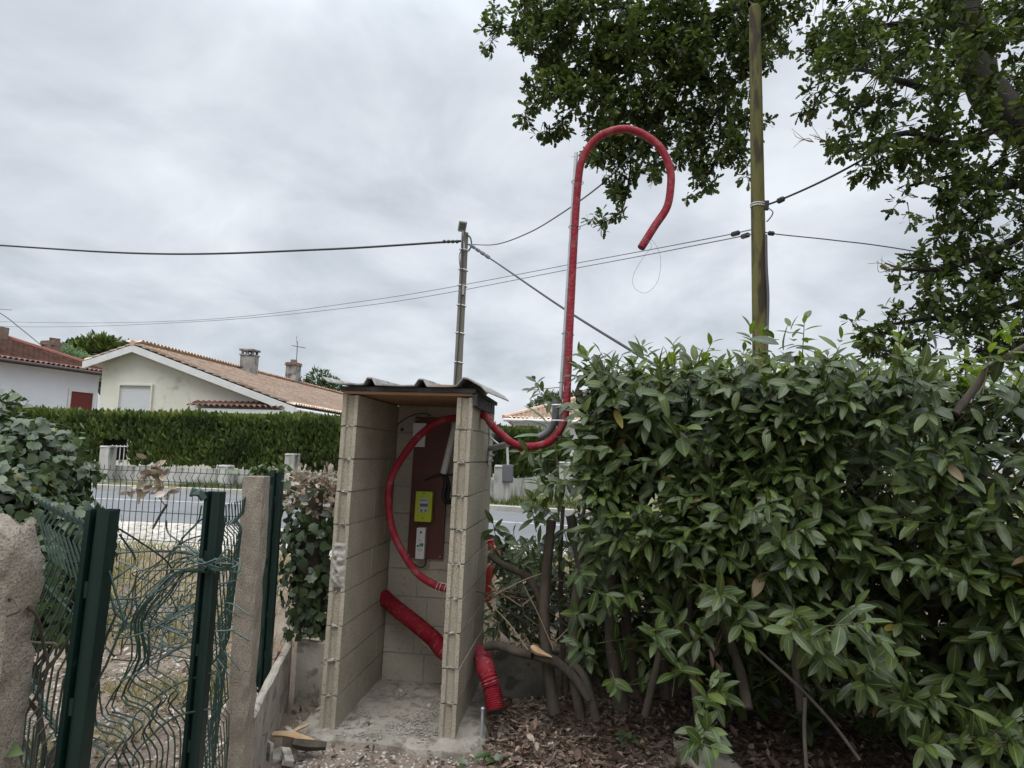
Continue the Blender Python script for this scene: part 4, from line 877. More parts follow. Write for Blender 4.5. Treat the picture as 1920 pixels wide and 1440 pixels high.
for sx, x_, in ((1, xr + .42), (-1, xl - .47)):
    b = MB(); a0 = hp_(0, -ov - .03, RZ + .09); a1 = hp_(x_, -ov - .03, RZ - SL * abs(x_) + .09)
    b.add([a0, a1, a1 + Vector((0, 0, -.26)), a0 + Vector((0, 0, -.26)), a0 + r * .05, a1 + r * .05, a1 + r * .05 + Vector((0, 0, -.26)), a0 + r * .05 + Vector((0, 0, -.26))], [(0, 1, 2, 3), (7, 6, 5, 4), (0, 4, 5, 1), (3, 2, 6, 7), (1, 5, 6, 2)]); b.obj('bargeboard', 'trim', house)
    b = MB(); e0 = hp_(0, -ov, RZ + .06); e1 = hp_(x_, -ov, RZ - SL * abs(x_) + .06); e2 = hp_(x_, LEN, RZ - SL * abs(x_) + .06); e3 = hp_(0, LEN, RZ + .06); b.add([e0, e1, e2, e3, *[v - Vector((0, 0, .04)) for v in (e0, e1, e2, e3)]], [(0, 1, 2, 3), (7, 6, 5, 4)]); b.obj('soffit', 'trim', house)
b = MB(); b.tube([hp_(xr + .46, -ov, RZ - SL * (xr + .4) - .02), hp_(xr + .46, LEN, RZ - SL * (xr + .4) - .02)], .075, 8); b.obj('gutter', 'trim', house, smooth=True)
b = MB(); b.tube(spline([hp_(xr + .42, 1.5, RZ - SL * (xr + .4) - .08), hp_(xr + .3, 1.5, RZ - SL * xr - .35), hp_(xr + .07, 1.4, RZ - SL * xr - .5), hp_(xr + .07, .12, RZ - SL * xr - .65), hp_(xr + .07, .1, .5)], 5), .05, 8); b.obj('downpipe', 'trim', house, smooth=True)
for x_ in (.3, 2.1, 2.9, 4.4):
    b = MB(); b.box(hp_(x_, -.2, RZ - SL * x_ - .1), (.1, .4, .12)); b.obj('purlin_end', 'precast', house)
wx0, wx1, wz0, wz1 = -.65, .62, 2.0, 3.85
b = MB()
for (xa, xb_, za, zb_) in ((wx0 - .06, wx0, wz0, wz1 + .06), (wx1, wx1 + .06, wz0, wz1 + .06), (wx0, wx1, wz1, wz1 + .06)): b.prism([(xa, za), (xb_, za), (xb_, zb_), (xa, zb_)], O + r * -.10, O + r * .0 - r * .002, gdir, Vector((0, 0, 1)))
win = b.obj('window', 'cream', house)
b = MB(); b.prism([(wx0 - .12, wz0 - .08), (wx1 + .12, wz0 - .08), (wx1 + .12, wz0 - .002), (wx0 - .12, wz0 - .002)], O - r * .14, O - r * .002, gdir, Vector((0, 0, 1))); b.obj('sill', 'precast', win)
b = MB()
for i in range(16):
    z = wz0 + (wz1 - wz0) * i / 16; b.prism([(wx0, z), (wx1, z), (wx1, z + .105), (wx0, z + .105)], O - r * .012, O - r * .003, gdir, Vector((0, 0, 1)))
b.obj('shutter', 'shutter', win)
cz = RZ - 2.05
ll = hp_(2.4, -.55, cz - .12); tile_roof('porch_roof', [(ll, gdir, (r + Vector((0, 0, .35))).normalized(), 17, 2, None)], 'tile_red', house)
b = MB(); b.prism([(2.35, cz - .32), (6.1, cz - .32), (6.1, cz - .17), (2.35, cz - .17)], O - r * .5, O - r * .003, gdir, Vector((0, 0, 1))); b.obj('porch_beam', 'trim', house)
def chimney(par, px, Y, ytop, zb, w, m, cap=True, d=None):
    c = at(px, ytop, Y); d = d or w; b = MB(); Rz = Matrix.Rotation(-.12, 3, 'Z'); h = c.z - zb; b.box(Vector((c.x, c.y, zb + (h - .25) / 2)), (w, d, h - .25), Rz, 0, .01); ch = b.obj('chimney', m, par)
    if cap:
        for sx in (-1, 0, 1):
            for sy in (-1, 1): b = MB(); b.box(Vector((c.x + sx * w * .4, c.y + sy * d * .4, c.z - .17)), (.09, .09, .17), Rz); b.obj('cap_leg', m, ch)
        b = MB(); b.box(Vector((c.x, c.y, c.z - .04)), (w * 1.18, d * 1.18, .08), Rz); b.obj('cap_slab', m, ch)
        b = MB(); b.box(Vector((c.x, c.y, c.z - .28)), (w * 1.12, d * 1.12, .06), Rz); b.obj('cap_rim', m, ch)
    else:
        b = MB(); b.box(Vector((c.x, c.y, c.z - .13)), (w * 1.12, d * 1.12, .1), Rz, 0, .01); b.box(Vector((c.x, c.y, c.z - .22)), (w * 1.2, d * 1.2, .06), Rz, 0, .01); b.obj('cap_course', 'brickchim', ch)
        b = MB(); b.lathe([(w * .32, 0), (w * .3, .2)], Vector((c.x, c.y, c.z - .1)), 10); b.obj('chimney_pot', 'brickchim', ch)
    return ch, c
chimney(roof, 469, 32, 656, 4.6, .62, 'chim')
ch, cc = chimney(roof, 551, 38, 678, 4.8, .62, 'chim', False)
b = MB(); t0 = at(556, 680, 38); t1 = at(558, 640, 38); b.tube([t0 - Vector((0, 0, .5)), t1], .025, 6); b.tube([at(549, 648, 38), at(571, 652, 37.6)], .03, 5)
for k in range(7):
    c = at(550 + 3.3 * k, 648.2 + .6 * k, 38 - .06 * k); b.tube([c - Vector((0, .45, .05)), c + Vector((0, .45, .05))], .012, 4); 
b.tube([at(556, 643, 38) - Vector((0, 0, .0)), at(556, 630, 38)], .012, 4)
b.obj('tv_antenna', 'thincable', ch)
# white house at far left
r2 = Vector((.309, .951, 0)); n2_ = Vector((-.951, .309, 0)); O2 = Vector((-21.1, 22.9, 0)); L2 = 7.45; EZ = 4.78
wh = thing('white_house', O2 + n2_ * 4, 'white rendered house with dark red hipped tile roof at the far left', 'house')
def w_(s, d, z): return O2 + r2 * s + n2_ * d + Vector((0, 0, z))
b = MB(); b.add([w_(-6, 0, .2), w_(L2, 0, .2), w_(L2, 8, .2), w_(-6, 8, .2), w_(-6, 0, EZ), w_(L2, 0, EZ), w_(L2, 8, EZ), w_(-6, 8, EZ)], [(0, 1, 5, 4), (1, 2, 6, 5), (2, 3, 7, 6), (3, 0, 4, 7), (4, 5, 6, 7)]); b.obj('wall', 'whitewall', wh)
s2 = .40; up1 = (n2_ + Vector((0, 0, s2))).normalized(); q2 = math.sqrt(1 + s2 * s2); upe = (-r2 + Vector((0, 0, s2))).normalized()
def clipA(v): 
    s = (v - O2).dot(r2); d = (v - O2).dot(n2_); return s <= L2 + .4 - (d + .4) + .15
def clipB(v):
    s = (v - O2).dot(r2); d = (v - O2).dot(n2_); k = L2 + .4 - s; return d + .4 >= k - .15 and 8.4 - d >= k - .15
rz0 = EZ + .02
rf2 = tile_roof('roof', [(w_(-6.4, -.4, rz0), r2, up1, int((L2 + 6.8) / .22), int(4.4 * q2 / .34), clipA), (w_(L2 + .4, -.4, rz0), n2_, upe, int(8.8 / .22), int(4.4 * q2 / .34), clipB)], 'tile_red', wh)
b = MB(); b.tube([w_(L2 + .42, -.42, rz0 + .08), w_(L2 - 4., 4., rz0 + 4.4 * s2 + .08)], .12, 8); b.tube([w_(L2 - 4, 4., rz0 + 4.4 * s2 + .06), w_(-2, 4., rz0 + 4.4 * s2 + .06)], .12, 8); b.obj('ridge', 'ridge_red', rf2)
b = MB(); b.tube([w_(-6.4, -.45, EZ - .05), w_(L2 + .42, -.45, EZ - .05)], .085, 8); b.obj('gutter', 'gutter', wh, smooth=True)
b = MB(); b.prism([(-.42, EZ - .12), (0, EZ - .12), (0, EZ - .02), (-.42, EZ - .02)], O2 + r2 * -6.4, O2 + r2 * (L2 + .4), n2_, Vector((0, 0, 1))); b.obj('soffit', 'trim', wh)
ds = 6.15
b = MB(); b.prism([(ds, 1.6), (ds + 1.05, 1.6), (ds + 1.05, 3.85), (ds, 3.85)], O2 - n2_ * .012, O2 - n2_ * .002, r2, Vector((0, 0, 1))); dr = b.obj('door', 'reddoor', wh)
b = MB()
for (sa, sb_, za, zb_) in ((ds - .12, ds, 1.6, 3.97), (ds + 1.05, ds + 1.17, 1.6, 3.97), (ds, ds + 1.05, 3.85, 3.97)): b.prism([(sa, za), (sb_, za), (sb_, zb_), (sa, zb_)], O2 - n2_ * .05, O2 - n2_ * .002, r2, Vector((0, 0, 1)))
b.obj('frame', 'trim', dr)
b = MB(); b.tube([w_(ds - .9, -.9, 2.0), w_(ds + .4, -.9, 2.72), w_(ds + 1.6, -.9, 2.72)], .035, 6); b.tube([w_(ds + 1.6, -.9, 2.72), w_(ds + 1.6, -.9, 1.4)], .03, 6); b.tube([w_(ds + .4, -.9, 2.72), w_(ds + .4, -.9, 1.4)], .03, 6); b.obj('railing', 'trim', wh)
c = at(97, 640, 30); b = MB(); b.box(Vector((c.x, c.y, (c.z + 4.6) / 2)), (.55, .55, c.z - 4.6), Matrix.Rotation(-.3, 3, 'Z'), 0, .02); ch2 = b.obj('chimney', 'brickchim', rf2)
b = MB(); b.box(Vector((c.x, c.y, c.z - .1)), (.62, .62, .16), None, 0, .03); b.box(Vector((c.x + .15, c.y, c.z + .05)), (.3, .3, .16), None, 0, .03); b.obj('chimney_top', 'brickchim', ch2)
c = at(-2, 622, 28); b = MB(); b.box(Vector((c.x, c.y, c.z - .3)), (.5, .5, 1.0), None, 0, .02); b.obj('chimney', 'brickchim', rf2)
# far right house
O3 = at(944, 790, 34); O3.z = 0; EZ3 = 3.5
rh = thing('tiled_house', Vector((O3.x + 4, O3.y + 4, .5)), 'grey walled house with orange tiled hip roof right of the shelter', 'house')
X3 = Vector((1, -.05, 0)).normalized(); Y3 = Vector((.05, 1, 0)).normalized()
b = MB(); b.add([O3 + X3 * x + Y3 * y + Vector((0, 0, z)) for z in (.3, EZ3) for x, y in ((.4, .4), (10, .4), (10, 8), (.4, 8))], [(0, 1, 5, 4), (1, 2, 6, 5), (2, 3, 7, 6), (3, 0, 4, 7), (4, 5, 6, 7)]); b.obj('wall', 'whitewall', rh)
s3_ = .36; U1 = (Y3 + Vector((0, 0, s3_))).normalized(); U2 = (X3 + Vector((0, 0, s3_))).normalized(); base = O3 + Vector((0, 0, EZ3 + .02))
def c1_(v): x = (v - O3).dot(X3); y = (v - O3).dot(Y3); return x >= y - .12
def c2_(v): x = (v - O3).dot(X3); y = (v - O3).dot(Y3); return y >= x - .12 and 8.4 - y >= x - .12
rf3 = tile_roof('roof', [(base, X3, U1, 46, int(4.2 * 1.063 / .34), c1_), (base + Y3 * 8.4, -Y3, U2, 38, int(4.2 * 1.063 / .34), c2_)], 'tile_pale', rh)
b = MB(); b.tube([base + Vector((0, 0, .08)), base + X3 * 4.1 + Y3 * 4.1 + Vector((0, 0, 4.1 * s3_ + .1))], .12, 8); b.tube([base + X3 * 4.1 + Y3 * 4.1 + Vector((0, 0, 4.1 * s3_ + .1)), base + X3 * 10 + Y3 * 4.1 + Vector((0, 0, 4.1 * s3_ + .1))], .12, 8); b.obj('ridge', 'ridge', rf3)
b = MB(); b.tube([base + Vector((0, -.05, -.06)), base + X3 * 10 + Vector((0, -.05, -.06))], .085, 8); b.obj('gutter', 'trim', rh, smooth=True)
b = MB(); b.prism([(1.9, .5), (5.5, .5), (5.5, 2.9), (1.9, 2.9)], O3 + Y3 * .38, O3 + Y3 * .395, X3, Vector((0, 0, 1))); gd = b.obj('garage_door', 'shutter', rh)
b = MB(); b.prism([(.6, .5), (1.6, .5), (1.6, 3.2), (.6, 3.2)], O3 + Y3 * .38, O3 + Y3 * .395, X3, Vector((0, 0, 1))); b.obj('dark_window', 'box_dark', rh)

# ------------------------------------------------------------------ poles and wires
def pole_tube(b, base, top, r0, r1, k=16, n=12):
    pts = [base.lerp(top, i / n) for i in range(n + 1)]; b.tube(pts, [r0 + (r1 - r0) * i / n for i in range(n + 1)], k)
lt = at(872, 437, 15.9); lb = at(857, 735, 15.9); d_ = (lt - lb) / (lt.z - lb.z); lb = lt - d_ * (lt.z - .5)
lp = thing('street_light', lb, 'weathered street light pole behind the shelter carrying overhead cables', 'street light')
b = MB(); pole_tube(b, lb, lt, .115, .085); b.obj('pole', 'poleb', lp, smooth=True)
b = MB(); hd = at(867, 424, 15.75); ax = Vector((.0, -.78, -.6)).normalized(); Rq = Vector((0, 0, 1)).rotation_difference(-ax).to_matrix()
b.box(hd, (.2, .30, .10), Euler((-.75, .1, .15)).to_matrix(), 0, .004); b.obj('lamp_head', 'lamp', lp, bevel=.03)
lh = [o for o in lp.children if o.name.startswith('lamp_head')] if False else None
b = MB(); b.box(hd + Euler((-.75, .1, .15)).to_matrix() @ Vector((0, -.03, -.056)), (.15, .2, .02), Euler((-.75, .1, .15)).to_matrix()); b.obj('lens', 'lens', lp, bevel=.01)
b = MB(); b.tube([at(868, 432, 15.8), at(869, 445, 15.85), at(870, 470, 15.8)], .022, 6); b.obj('lamp_bracket', 'galv', lp)
b = MB(); b.tube(spline([at(875, 440, 15.8), at(882, 446, 15.8), at(884, 460, 15.8), at(879, 470, 15.8)], 5), .02, 6); b.tube(spline([at(868, 450, 15.75), at(866, 520, 15.76), at(862, 610, 15.76), at(853, 730, 15.76)], 6), .016, 6); b.tube(spline([at(866, 468, 15.7), at(861, 480, 15.7), at(863, 505, 15.75)], 5), .01, 5); b.obj('cable', 'cable', lp)
for py in (470, 508, 538, 575, 627, 681):
    c = lt.lerp(lb, (py - 437) / (735 - 437) * ((at(857, 735, 15.9) - lt).length / (lb - lt).length)); b = MB(); ring(b, c, Vector((.15, 0, 1)), .118, .012, 14); b.obj('strap', 'whitetie', lp)
b = MB(); b.box(lt.lerp(lb, .22) + Vector((.02, -.11, 0)), (.08, .06, .25), None, 0, .005); b.obj('junction_box', 'lamp', lp)
def wire(P, r, label, m='cable', n=14, beads=()):
    t = thing('overhead_cable', P[0], label, 'cable', 'overhead cables'); b = MB(); b.tube(spline(P, n), r, 6); b.obj('cable', m, t, smooth=True)
    for a, e, rr in beads: b = MB(); a = Vector(a); e = Vector(e); b.tube([a, a.lerp(e, .15), a.lerp(e, .85), e], [rr * .5, rr, rr, rr * .5], 8); b.obj('clamp', 'cable', t)
    return t
wire([at(-420, 430, 25), at(0, 460, 20.8), at(300, 476, 18.5), at(600, 468, 17), at(864, 452, 15.8)], .028, 'thick black cable sagging from the street light to the left edge', beads=[(at(830 + 8 * k, 453.2, 15.8), at(836 + 8 * k, 452.8, 15.8), .045) for k in range(4)])
wire([at(876, 458, 15.8), at(930, 458, 14.2), at(990, 437, 12.6), at(1050, 402, 11.2), at(1125, 348, 9.8), at(1190, 285, 8.8)], .013, 'thin cable climbing from the street light into the hanging oak branches', 'thincable')
wire([at(876, 457, 15.75), at(930, 492, 13), at(1050, 574, 9.5), at(1188, 660, 7.2), at(1330, 745, 5.9)], .016, 'black cable running down from the street light behind the laurel hedge', beads=[(at(884 + 9 * k, 461 + 6 * k, 15.3 - .45 * k), at(890 + 9 * k, 465 + 6 * k, 15 - .45 * k), .04) for k in range(4)])
wp_t = at(1415, 15, 8.0); wp_b = at(1425, 640, 8.0); d_ = (wp_t - wp_b) / (wp_t.z - wp_b.z); wp_b = wp_t - d_ * (wp_t.z - .4)
wp = thing('utility_pole', wp_b, 'tall mossy green wooden utility pole rising behind the laurel hedge', 'utility pole')
b = MB(); pole_tube(b, wp_b, wp_t, .102, .072, 20); b.lathe([(.072, 0), (.055, .03), (.02, .045)], wp_t - Vector((0, 0, .005)), 16); b.obj('pole', 'poleg', wp, smooth=True)
for py in (392, 396):
    c = wp_t.lerp(at(1425, 640, 8.0), (py - 15) / 625); b = MB(); ring(b, c, Vector((.05, 0, 1)), .087, .007, 18); b.obj('band', 'whitetie', wp)
b = MB(); b.box(at(1437, 385, 7.95), (.055, .055, .12), None, 0, .006); b.obj('anchor', 'cable', wp, bevel=.01)
b = MB(); b.tube(spline([at(1436, 440, 7.93), at(1437, 500, 7.93), at(1440, 560, 7.93), at(1438, 640, 7.93), at(1436, 760, 7.93)], 6), .018, 6); b.obj('down_cable', 'box_dark', wp)
wire([at(-420, 585, 33), at(0, 603, 27), at(350, 601, 22), at(700, 562, 17.5), at(1100, 490, 12.6), at(1330, 447, 9.4), at(1412, 430, 8.0)], .0075, 'upper of two thin parallel wires from the mossy pole to the left', 'thincable', beads=[(at(1372, 440, 8.7), at(1386, 436, 8.5), .035)])
wire([at(-420, 592, 33), at(0, 612, 27), at(350, 604, 22), at(700, 571, 17.5), at(1100, 499, 12.6), at(1330, 455, 9.4), at(1414, 438, 8.0)], .0075, 'lower of two thin parallel wires from the mossy pole to the left', 'thincable', beads=[(at(1391, 444, 8.5), at(1404, 440, 8.2), .035)])
wire([at(1438, 384, 7.95), at(1460, 376, 7.8), at(1520, 350, 7.4), at(1582, 319, 7.0), at(1660, 275, 6.6)], .012, 'cable from the mossy pole rising right into the oak leaves', beads=[(at(1458, 378, 7.8), at(1470, 372, 7.7), .035)])
wire([at(1432, 428, 7.95), at(1442, 437, 7.95), at(1560, 450, 7.95), at(1690, 467, 7.95), at(1990, 520, 7.95)], .0075, 'thin wire from the mossy pole running right behind the oak leaves', 'thincable', beads=[(at(1440, 437, 7.95), at(1452, 438.4, 7.95), .03)])
wire([at(1438, 388, 7.95), at(1449, 398, 7.9), at(1443, 410, 7.92), at(1437, 416, 7.95)], .008, 'small slack cable loop under the pole anchor', 'thincable')
wire([at(-80, 545, 24), at(0, 587, 25), at(40, 617, 27), at(83, 652, 30)], .016, 'thin cable dropping to the white house chimney', 'thincable')
b = MB(); b.tube([at(-30, 578, 24), at(22, 581, 24)], .012, 4); tag(b.obj('overhead_cable', 'thincable'), 'short straight wire end at the left edge above the white house', 'cable', 'overhead cables')

# ------------------------------------------------------------------ cherry laurel hedge
HO = np.array([.585, 4.05]); HD = np.array([.85, -.48]); HD /= np.hypot(*HD); HN = np.array([-HD[1], HD[0]])     # along, into the hedge
def hs(s, t, z): return np.stack([HO[0] + HD[0] * s + HN[0] * t, HO[1] + HD[1] * s + HN[1] * t, z], -1)
def hv(s, t, z): p = hs(np.array(s), np.array(t), np.array(float(z))); return Vector(p.tolist())
n3 = lambda a, b, c: noise.noise((float(a), float(b), float(c)))
lh = thing('laurel_hedge', hv(1.2, .5, 0), 'big overgrown cherry laurel hedge with long glossy leaves right of the shelter', 'hedge')
def htop(s): return 2.14 + .05 * n3(s * 2.1, 0, 3) + .04 * math.sin(s * 2.2 + .5) - .10 * max(0, s - 1.6)
def hlow(s):
    """lower edge of the leafy mass: bare stems at the left end, leaves to the ground on the right"""
    pts = [(-.2, 1.75), (.0, 1.45), (.2, 1.2), (.45, 1.02), (.75, .86), (1.0, .72), (1.25, .55), (1.6, .36), (2.0, .2), (2.5, .1), (6, .05)]
    return float(np.interp(s, [a for a, b in pts], [b for a, b in pts]))
def hfront(s, z):
    f = .12 * n3(s * 1.4, z * 1.6, 7) + .08 * n3(s * 3.1, z * 3.4, 2)
    f += .10 * max(0, (z - 2.05) / .3)                       # shoulders slope back
    f += .42 * max(0, 1.15 - z) * (1 if s > .9 else 0) - .10 * math.exp(-((z - 1.5) / .35) ** 2)
    return f
shoots = []      # (pos, axis, length, n leaves, leaf size)
def shoot(p, a, L, n, sz): shoots.append((p, a, L, n, sz))
outn = np.array([-HN[0], -HN[1], 0.])
for _ in range(2250):        # front face
    s = random.uniform(-.05, 4.6); lo = hlow(s); hi = htop(s); z = lo + (hi - lo) * random.random()
    if n3(s * 1.7, z * 1.9, 11) < -.06 and random.random() < .88: continue
    t = hfront(s, z) + random.uniform(-.02, .16)
    a = outn * random.uniform(.5, 1.1) + np.array([0, 0, random.uniform(-.15, .75)]) + np.array([HD[0], HD[1], 0]) * random.gauss(0, .45)
    shoot(hs(s, t, z), a, random.uniform(.16, .40), random.randint(5, 10), random.choice((.07, .09, .105, .115, .13, .145)) * random.uniform(.9, 1.1))
for _ in range(1150):         # thinner inner growth
    s = random.uniform(-.0, 4.8); lo = hlow(s) - .12 + (.3 if s < .4 else 0); hi = htop(s) - .05; z = lo + (hi - lo) * random.random() ** .8; t = random.uniform(.15, 1.15)
    a = np.array([random.gauss(0, .6), random.gauss(0, .6), .5]) + outn * .4
    shoot(hs(s, t, z), a, random.uniform(.15, .28), random.randint(6, 9), random.uniform(.10, .15))
for _ in range(330):         # left end and back
    z = random.uniform(1.5, 2.25); t = random.uniform(.05, 1.0); s = -.05 + .12 * n3(t * 3, z * 2, 5) + .35 * max(0, 1.75 - z)
    shoot(hs(s, t, z), np.array([-HD[0], -HD[1], .4]) + rng.normal(size=3) * .4, random.uniform(.14, .24), random.randint(6, 9), random.uniform(.09, .125))
for _ in range(500):
    s = random.uniform(0, 4.8); z = random.uniform(max(.5, hlow(s)), htop(s)); shoot(hs(s, 1.2 + random.uniform(-.1, .1), z), -outn + np.array([0, 0, .4]) + rng.normal(size=3) * .4, .2, 8, .11)
for _ in range(900):         # rear of the hedge, down to the ground
    s = random.uniform(.25, 4.8); z = random.uniform(.05, 1.3); t = random.uniform(.75, 1.35); shoot(hs(s, t, z), np.array([random.gauss(0, .5), random.gauss(0, .5), .6]), .22, 8, random.uniform(.10, .14))
for _ in range(620):         # foliage of the hedge's far side seen between the stems
    px = random.uniform(1095, 1560); p = np.array(at(px, random.uniform(985, 1265), random.uniform(4.9, 5.5))); shoot(p, np.array([random.gauss(0, .5), -.4, .5]), .2, 8, random.uniform(.09, .13))
for _ in range(150):
    p = np.array(at(random.uniform(925, 1100), random.uniform(1040, 1200), random.uniform(4.9, 5.6))); shoot(p, np.array([random.gauss(0, .5), -.4, .6]), .18, 7, random.uniform(.07, .11))
nbody = len(shoots)
for _ in range(560):         # top growth, paler
    s = random.uniform(-.02, 4.8); t = random.uniform(.05, 1.15)
    shoot(hs(s, t, htop(s) + random.uniform(-.10, .05) - .06 * abs(t - .5)), np.array([random.gauss(0, .35), random.gauss(0, .35), 1.]), random.uniform(.10, .20), random.randint(6, 10), random.uniform(.075, .11))
for px, py, Y in ((1495, 640, 3.5), (1505, 628, 3.5), (1420, 650, 3.7), (1265, 668, 3.9), (1410, 640, 3.7), (1185, 665, 4.0), (1560, 655, 3.4), (1850, 668, 2.9), (1885, 660, 2.9), (1690, 668, 3.2), (1090, 680, 4.15), (1310, 660, 3.85)):
    p = np.array(at(px, py + 30, Y)); shoot(p, np.array([random.gauss(0, .2), 0, 1.]), .18, 9, .10)
ntop = len(shoots)
low = []                     # sparse low sprays among the bare stems
for _ in range(75): low.append((random.uniform(1110, 1520), random.uniform(1000, 1290), random.uniform(3.75, 4.3)))
for p_ in low: shoot(np.array(at(*p_)), np.array([random.gauss(0, .5), -.7, random.uniform(-.1, .6)]), random.uniform(.13, .22), random.randint(5, 8), random.uniform(.085, .12))
for px, py, Y, dx, dz, n in ((1150, 1010, 4.0, -.3, .1, 4), (1190, 1020, 3.9, -.2, -.1, 3), (1260, 1010, 3.75, 0, .0, 4), (1320, 1010, 3.6, .2, -.2, 4), (1380, 1010, 3.5, .3, .1, 4), (1110, 1090, 4.1, -.2, .4, 2), (1095, 1150, 4.1, -.1, .5, 1),
        (1330, 1110, 3.5, .2, -.1, 4), (1380, 1120, 3.4, .3, .0, 4), (1420, 1090, 3.35, .4, .0, 4), (1250, 1200, 3.6, .1, .5, 2), (1310, 1215, 3.5, .1, .6, 1), (1330, 1330, 3.25, .1, 1., 1), (1310, 1290, 3.3, .3, .9, 1), (1270, 1390, 3.15, .3, .6, 2), (1290, 1400, 3.12, -.4, .4, 1),
        (1270, 1265, 3.5, -.1, .9, 1), (1090, 1235, 3.95, -.5, .3, 1), (1040, 990, 4.3, -.6, .3, 1), (1020, 990, 4.35, -.4, .5, 1), (1000, 1050, 4.5, -.5, .5, 2), (1110, 900, 4.25, -.5, .2, 3), (1060, 880, 4.3, -.6, .2, 3), (1030, 860, 4.5, -.6, .1, 2), (990, 1090, 4.7, -.3, .6, 2), (960, 1040, 4.9, -.2, .8, 2), (945, 1000, 5.0, .1, .8, 1),
        (1520, 1150, 3.1, -.2, .0, 3), (1500, 1190, 3.1, -.4, -.3, 2), (1480, 1010, 3.25, -.1, .1, 4), (1560, 1170, 3.0, .2, .1, 3), (1440, 970, 3.3, 0, .2, 4), (1225, 960, 3.9, 0, .1, 3), (1160, 940, 4.0, -.1, .2, 2), (1640, 1260, 3.2, .1, .2, 3), (1700, 1320, 3.2, .2, .3, 3), (1800, 1330, 3.1, .1, .3, 3), (1760, 1400, 3.1, 0, .5, 3), (1870, 1400, 2.95, 0, .5, 3)):
    for _ in range(n):
        p = np.array(at(px + random.gauss(0, 18), py + random.gauss(0, 16), Y + random.gauss(0, .06))); shoot(p, np.array([dx, -.8, dz]) + rng.normal(size=3) * .25, random.uniform(.14, .24), random.randint(6, 9), random.uniform(.10, .13))
# thin leafy sprays in front of the far wall at the hedge's left end
for px, py in ((1040, 900), (1055, 930), (1080, 910), (1020, 925), (1095, 960), (1070, 985), (1110, 985), (1050, 965), (1030, 1000), (1090, 1020), (1120, 1040), (1015, 745), (1030, 728), (1040, 760), (1075, 860), (1090, 845), (1105, 880), (1060, 1050), (1130, 960), (1140, 1000), (1010, 1080), (985, 1060), (1040, 1090), (975, 1120), (1000, 1140), (955, 1110), (1060, 1120)):
    p = np.array(at(px, py, random.uniform(4.5, 5.2))); shoot(p, np.array([-.3, -.2, .5]) + rng.normal(size=3) * .4, random.uniform(.12, .2), random.randint(5, 8), random.uniform(.08, .115))
P_, D_, N_, S_, K_ = [], [], [], [], []; tw = MB()
for i, (p, a, L, n, sz) in enumerate(shoots):
    a = a / np.linalg.norm(a); p = np.array(p, float); ph = random.random() * 6.28
    u = np.cross(a, [0, 0, 1.]) if abs(a[2]) < .95 else np.cross(a, [1., 0, 0]); u /= np.linalg.norm(u); w = np.cross(a, u)
    young = 1 if (nbody <= i < ntop) else 0
    for k in range(n):
        f = (k + .5) / n; q = p + a * L * f; an = ph + k * 2.4; rad = u * math.cos(an) + w * math.sin(an); op = 1.25 - .75 * f + random.gauss(0, .12)
        d = a * math.cos(op) + rad * math.sin(op); d[2] -= .40 * (1 - f) + random.uniform(0, .30); nn = a * .45 + np.array([0, 0, .75]) + outn * .4 - rad * .15 + rng.normal(size=3) * .2
        P_.append(q); D_.append(d); N_.append(nn); S_.append(sz * (.62 + .5 * math.sin(PI * min(1, .25 + .7 * f))) * random.uniform(.85, 1.12)); K_.append(young if f > .25 or young == 0 else 0)
    if i % 2 == 0 or i >= ntop: tw.tube([p - a * .10, p + a * L * .5, p + a * L], [.0032, .0026, .0016], 4, cap=False)
P_, D_, N_, S_, K_ = map(np.array, (P_, D_, N_, S_, K_))
rr = np.clip(rng.normal(.42, .2, len(P_)), 0, .94); rr[rng.random(len(P_)) < .005] = .975; rr[rng.random(len(P_)) < .003] = 1.
for k, nm, mt in ((0, 'foliage', 'laurel'), (1, 'young_foliage', 'laurel_young')):
    q = K_ == k; leaf_obj(nm, T_LAUREL, P_[q], D_[q], N_[q], S_[q], mt, lh, rr[q] if k == 0 else None, rng.uniform(.75, 1.2, q.sum()))
tw.obj('twigs', 'twig', lh)
def stem(P, r0, r1, m='bark', name='stem', par=None):
    b = MB(); sp = spline(wob(P, .006), 5); n = len(sp); b.tube(sp, [(r0 + (r1 - r0) * i / n) * (1 + .16 * n3(i * .7, r0 * 50, 1)) for i in range(n)], 9); return b.obj(name, m, par or lh, smooth=True)
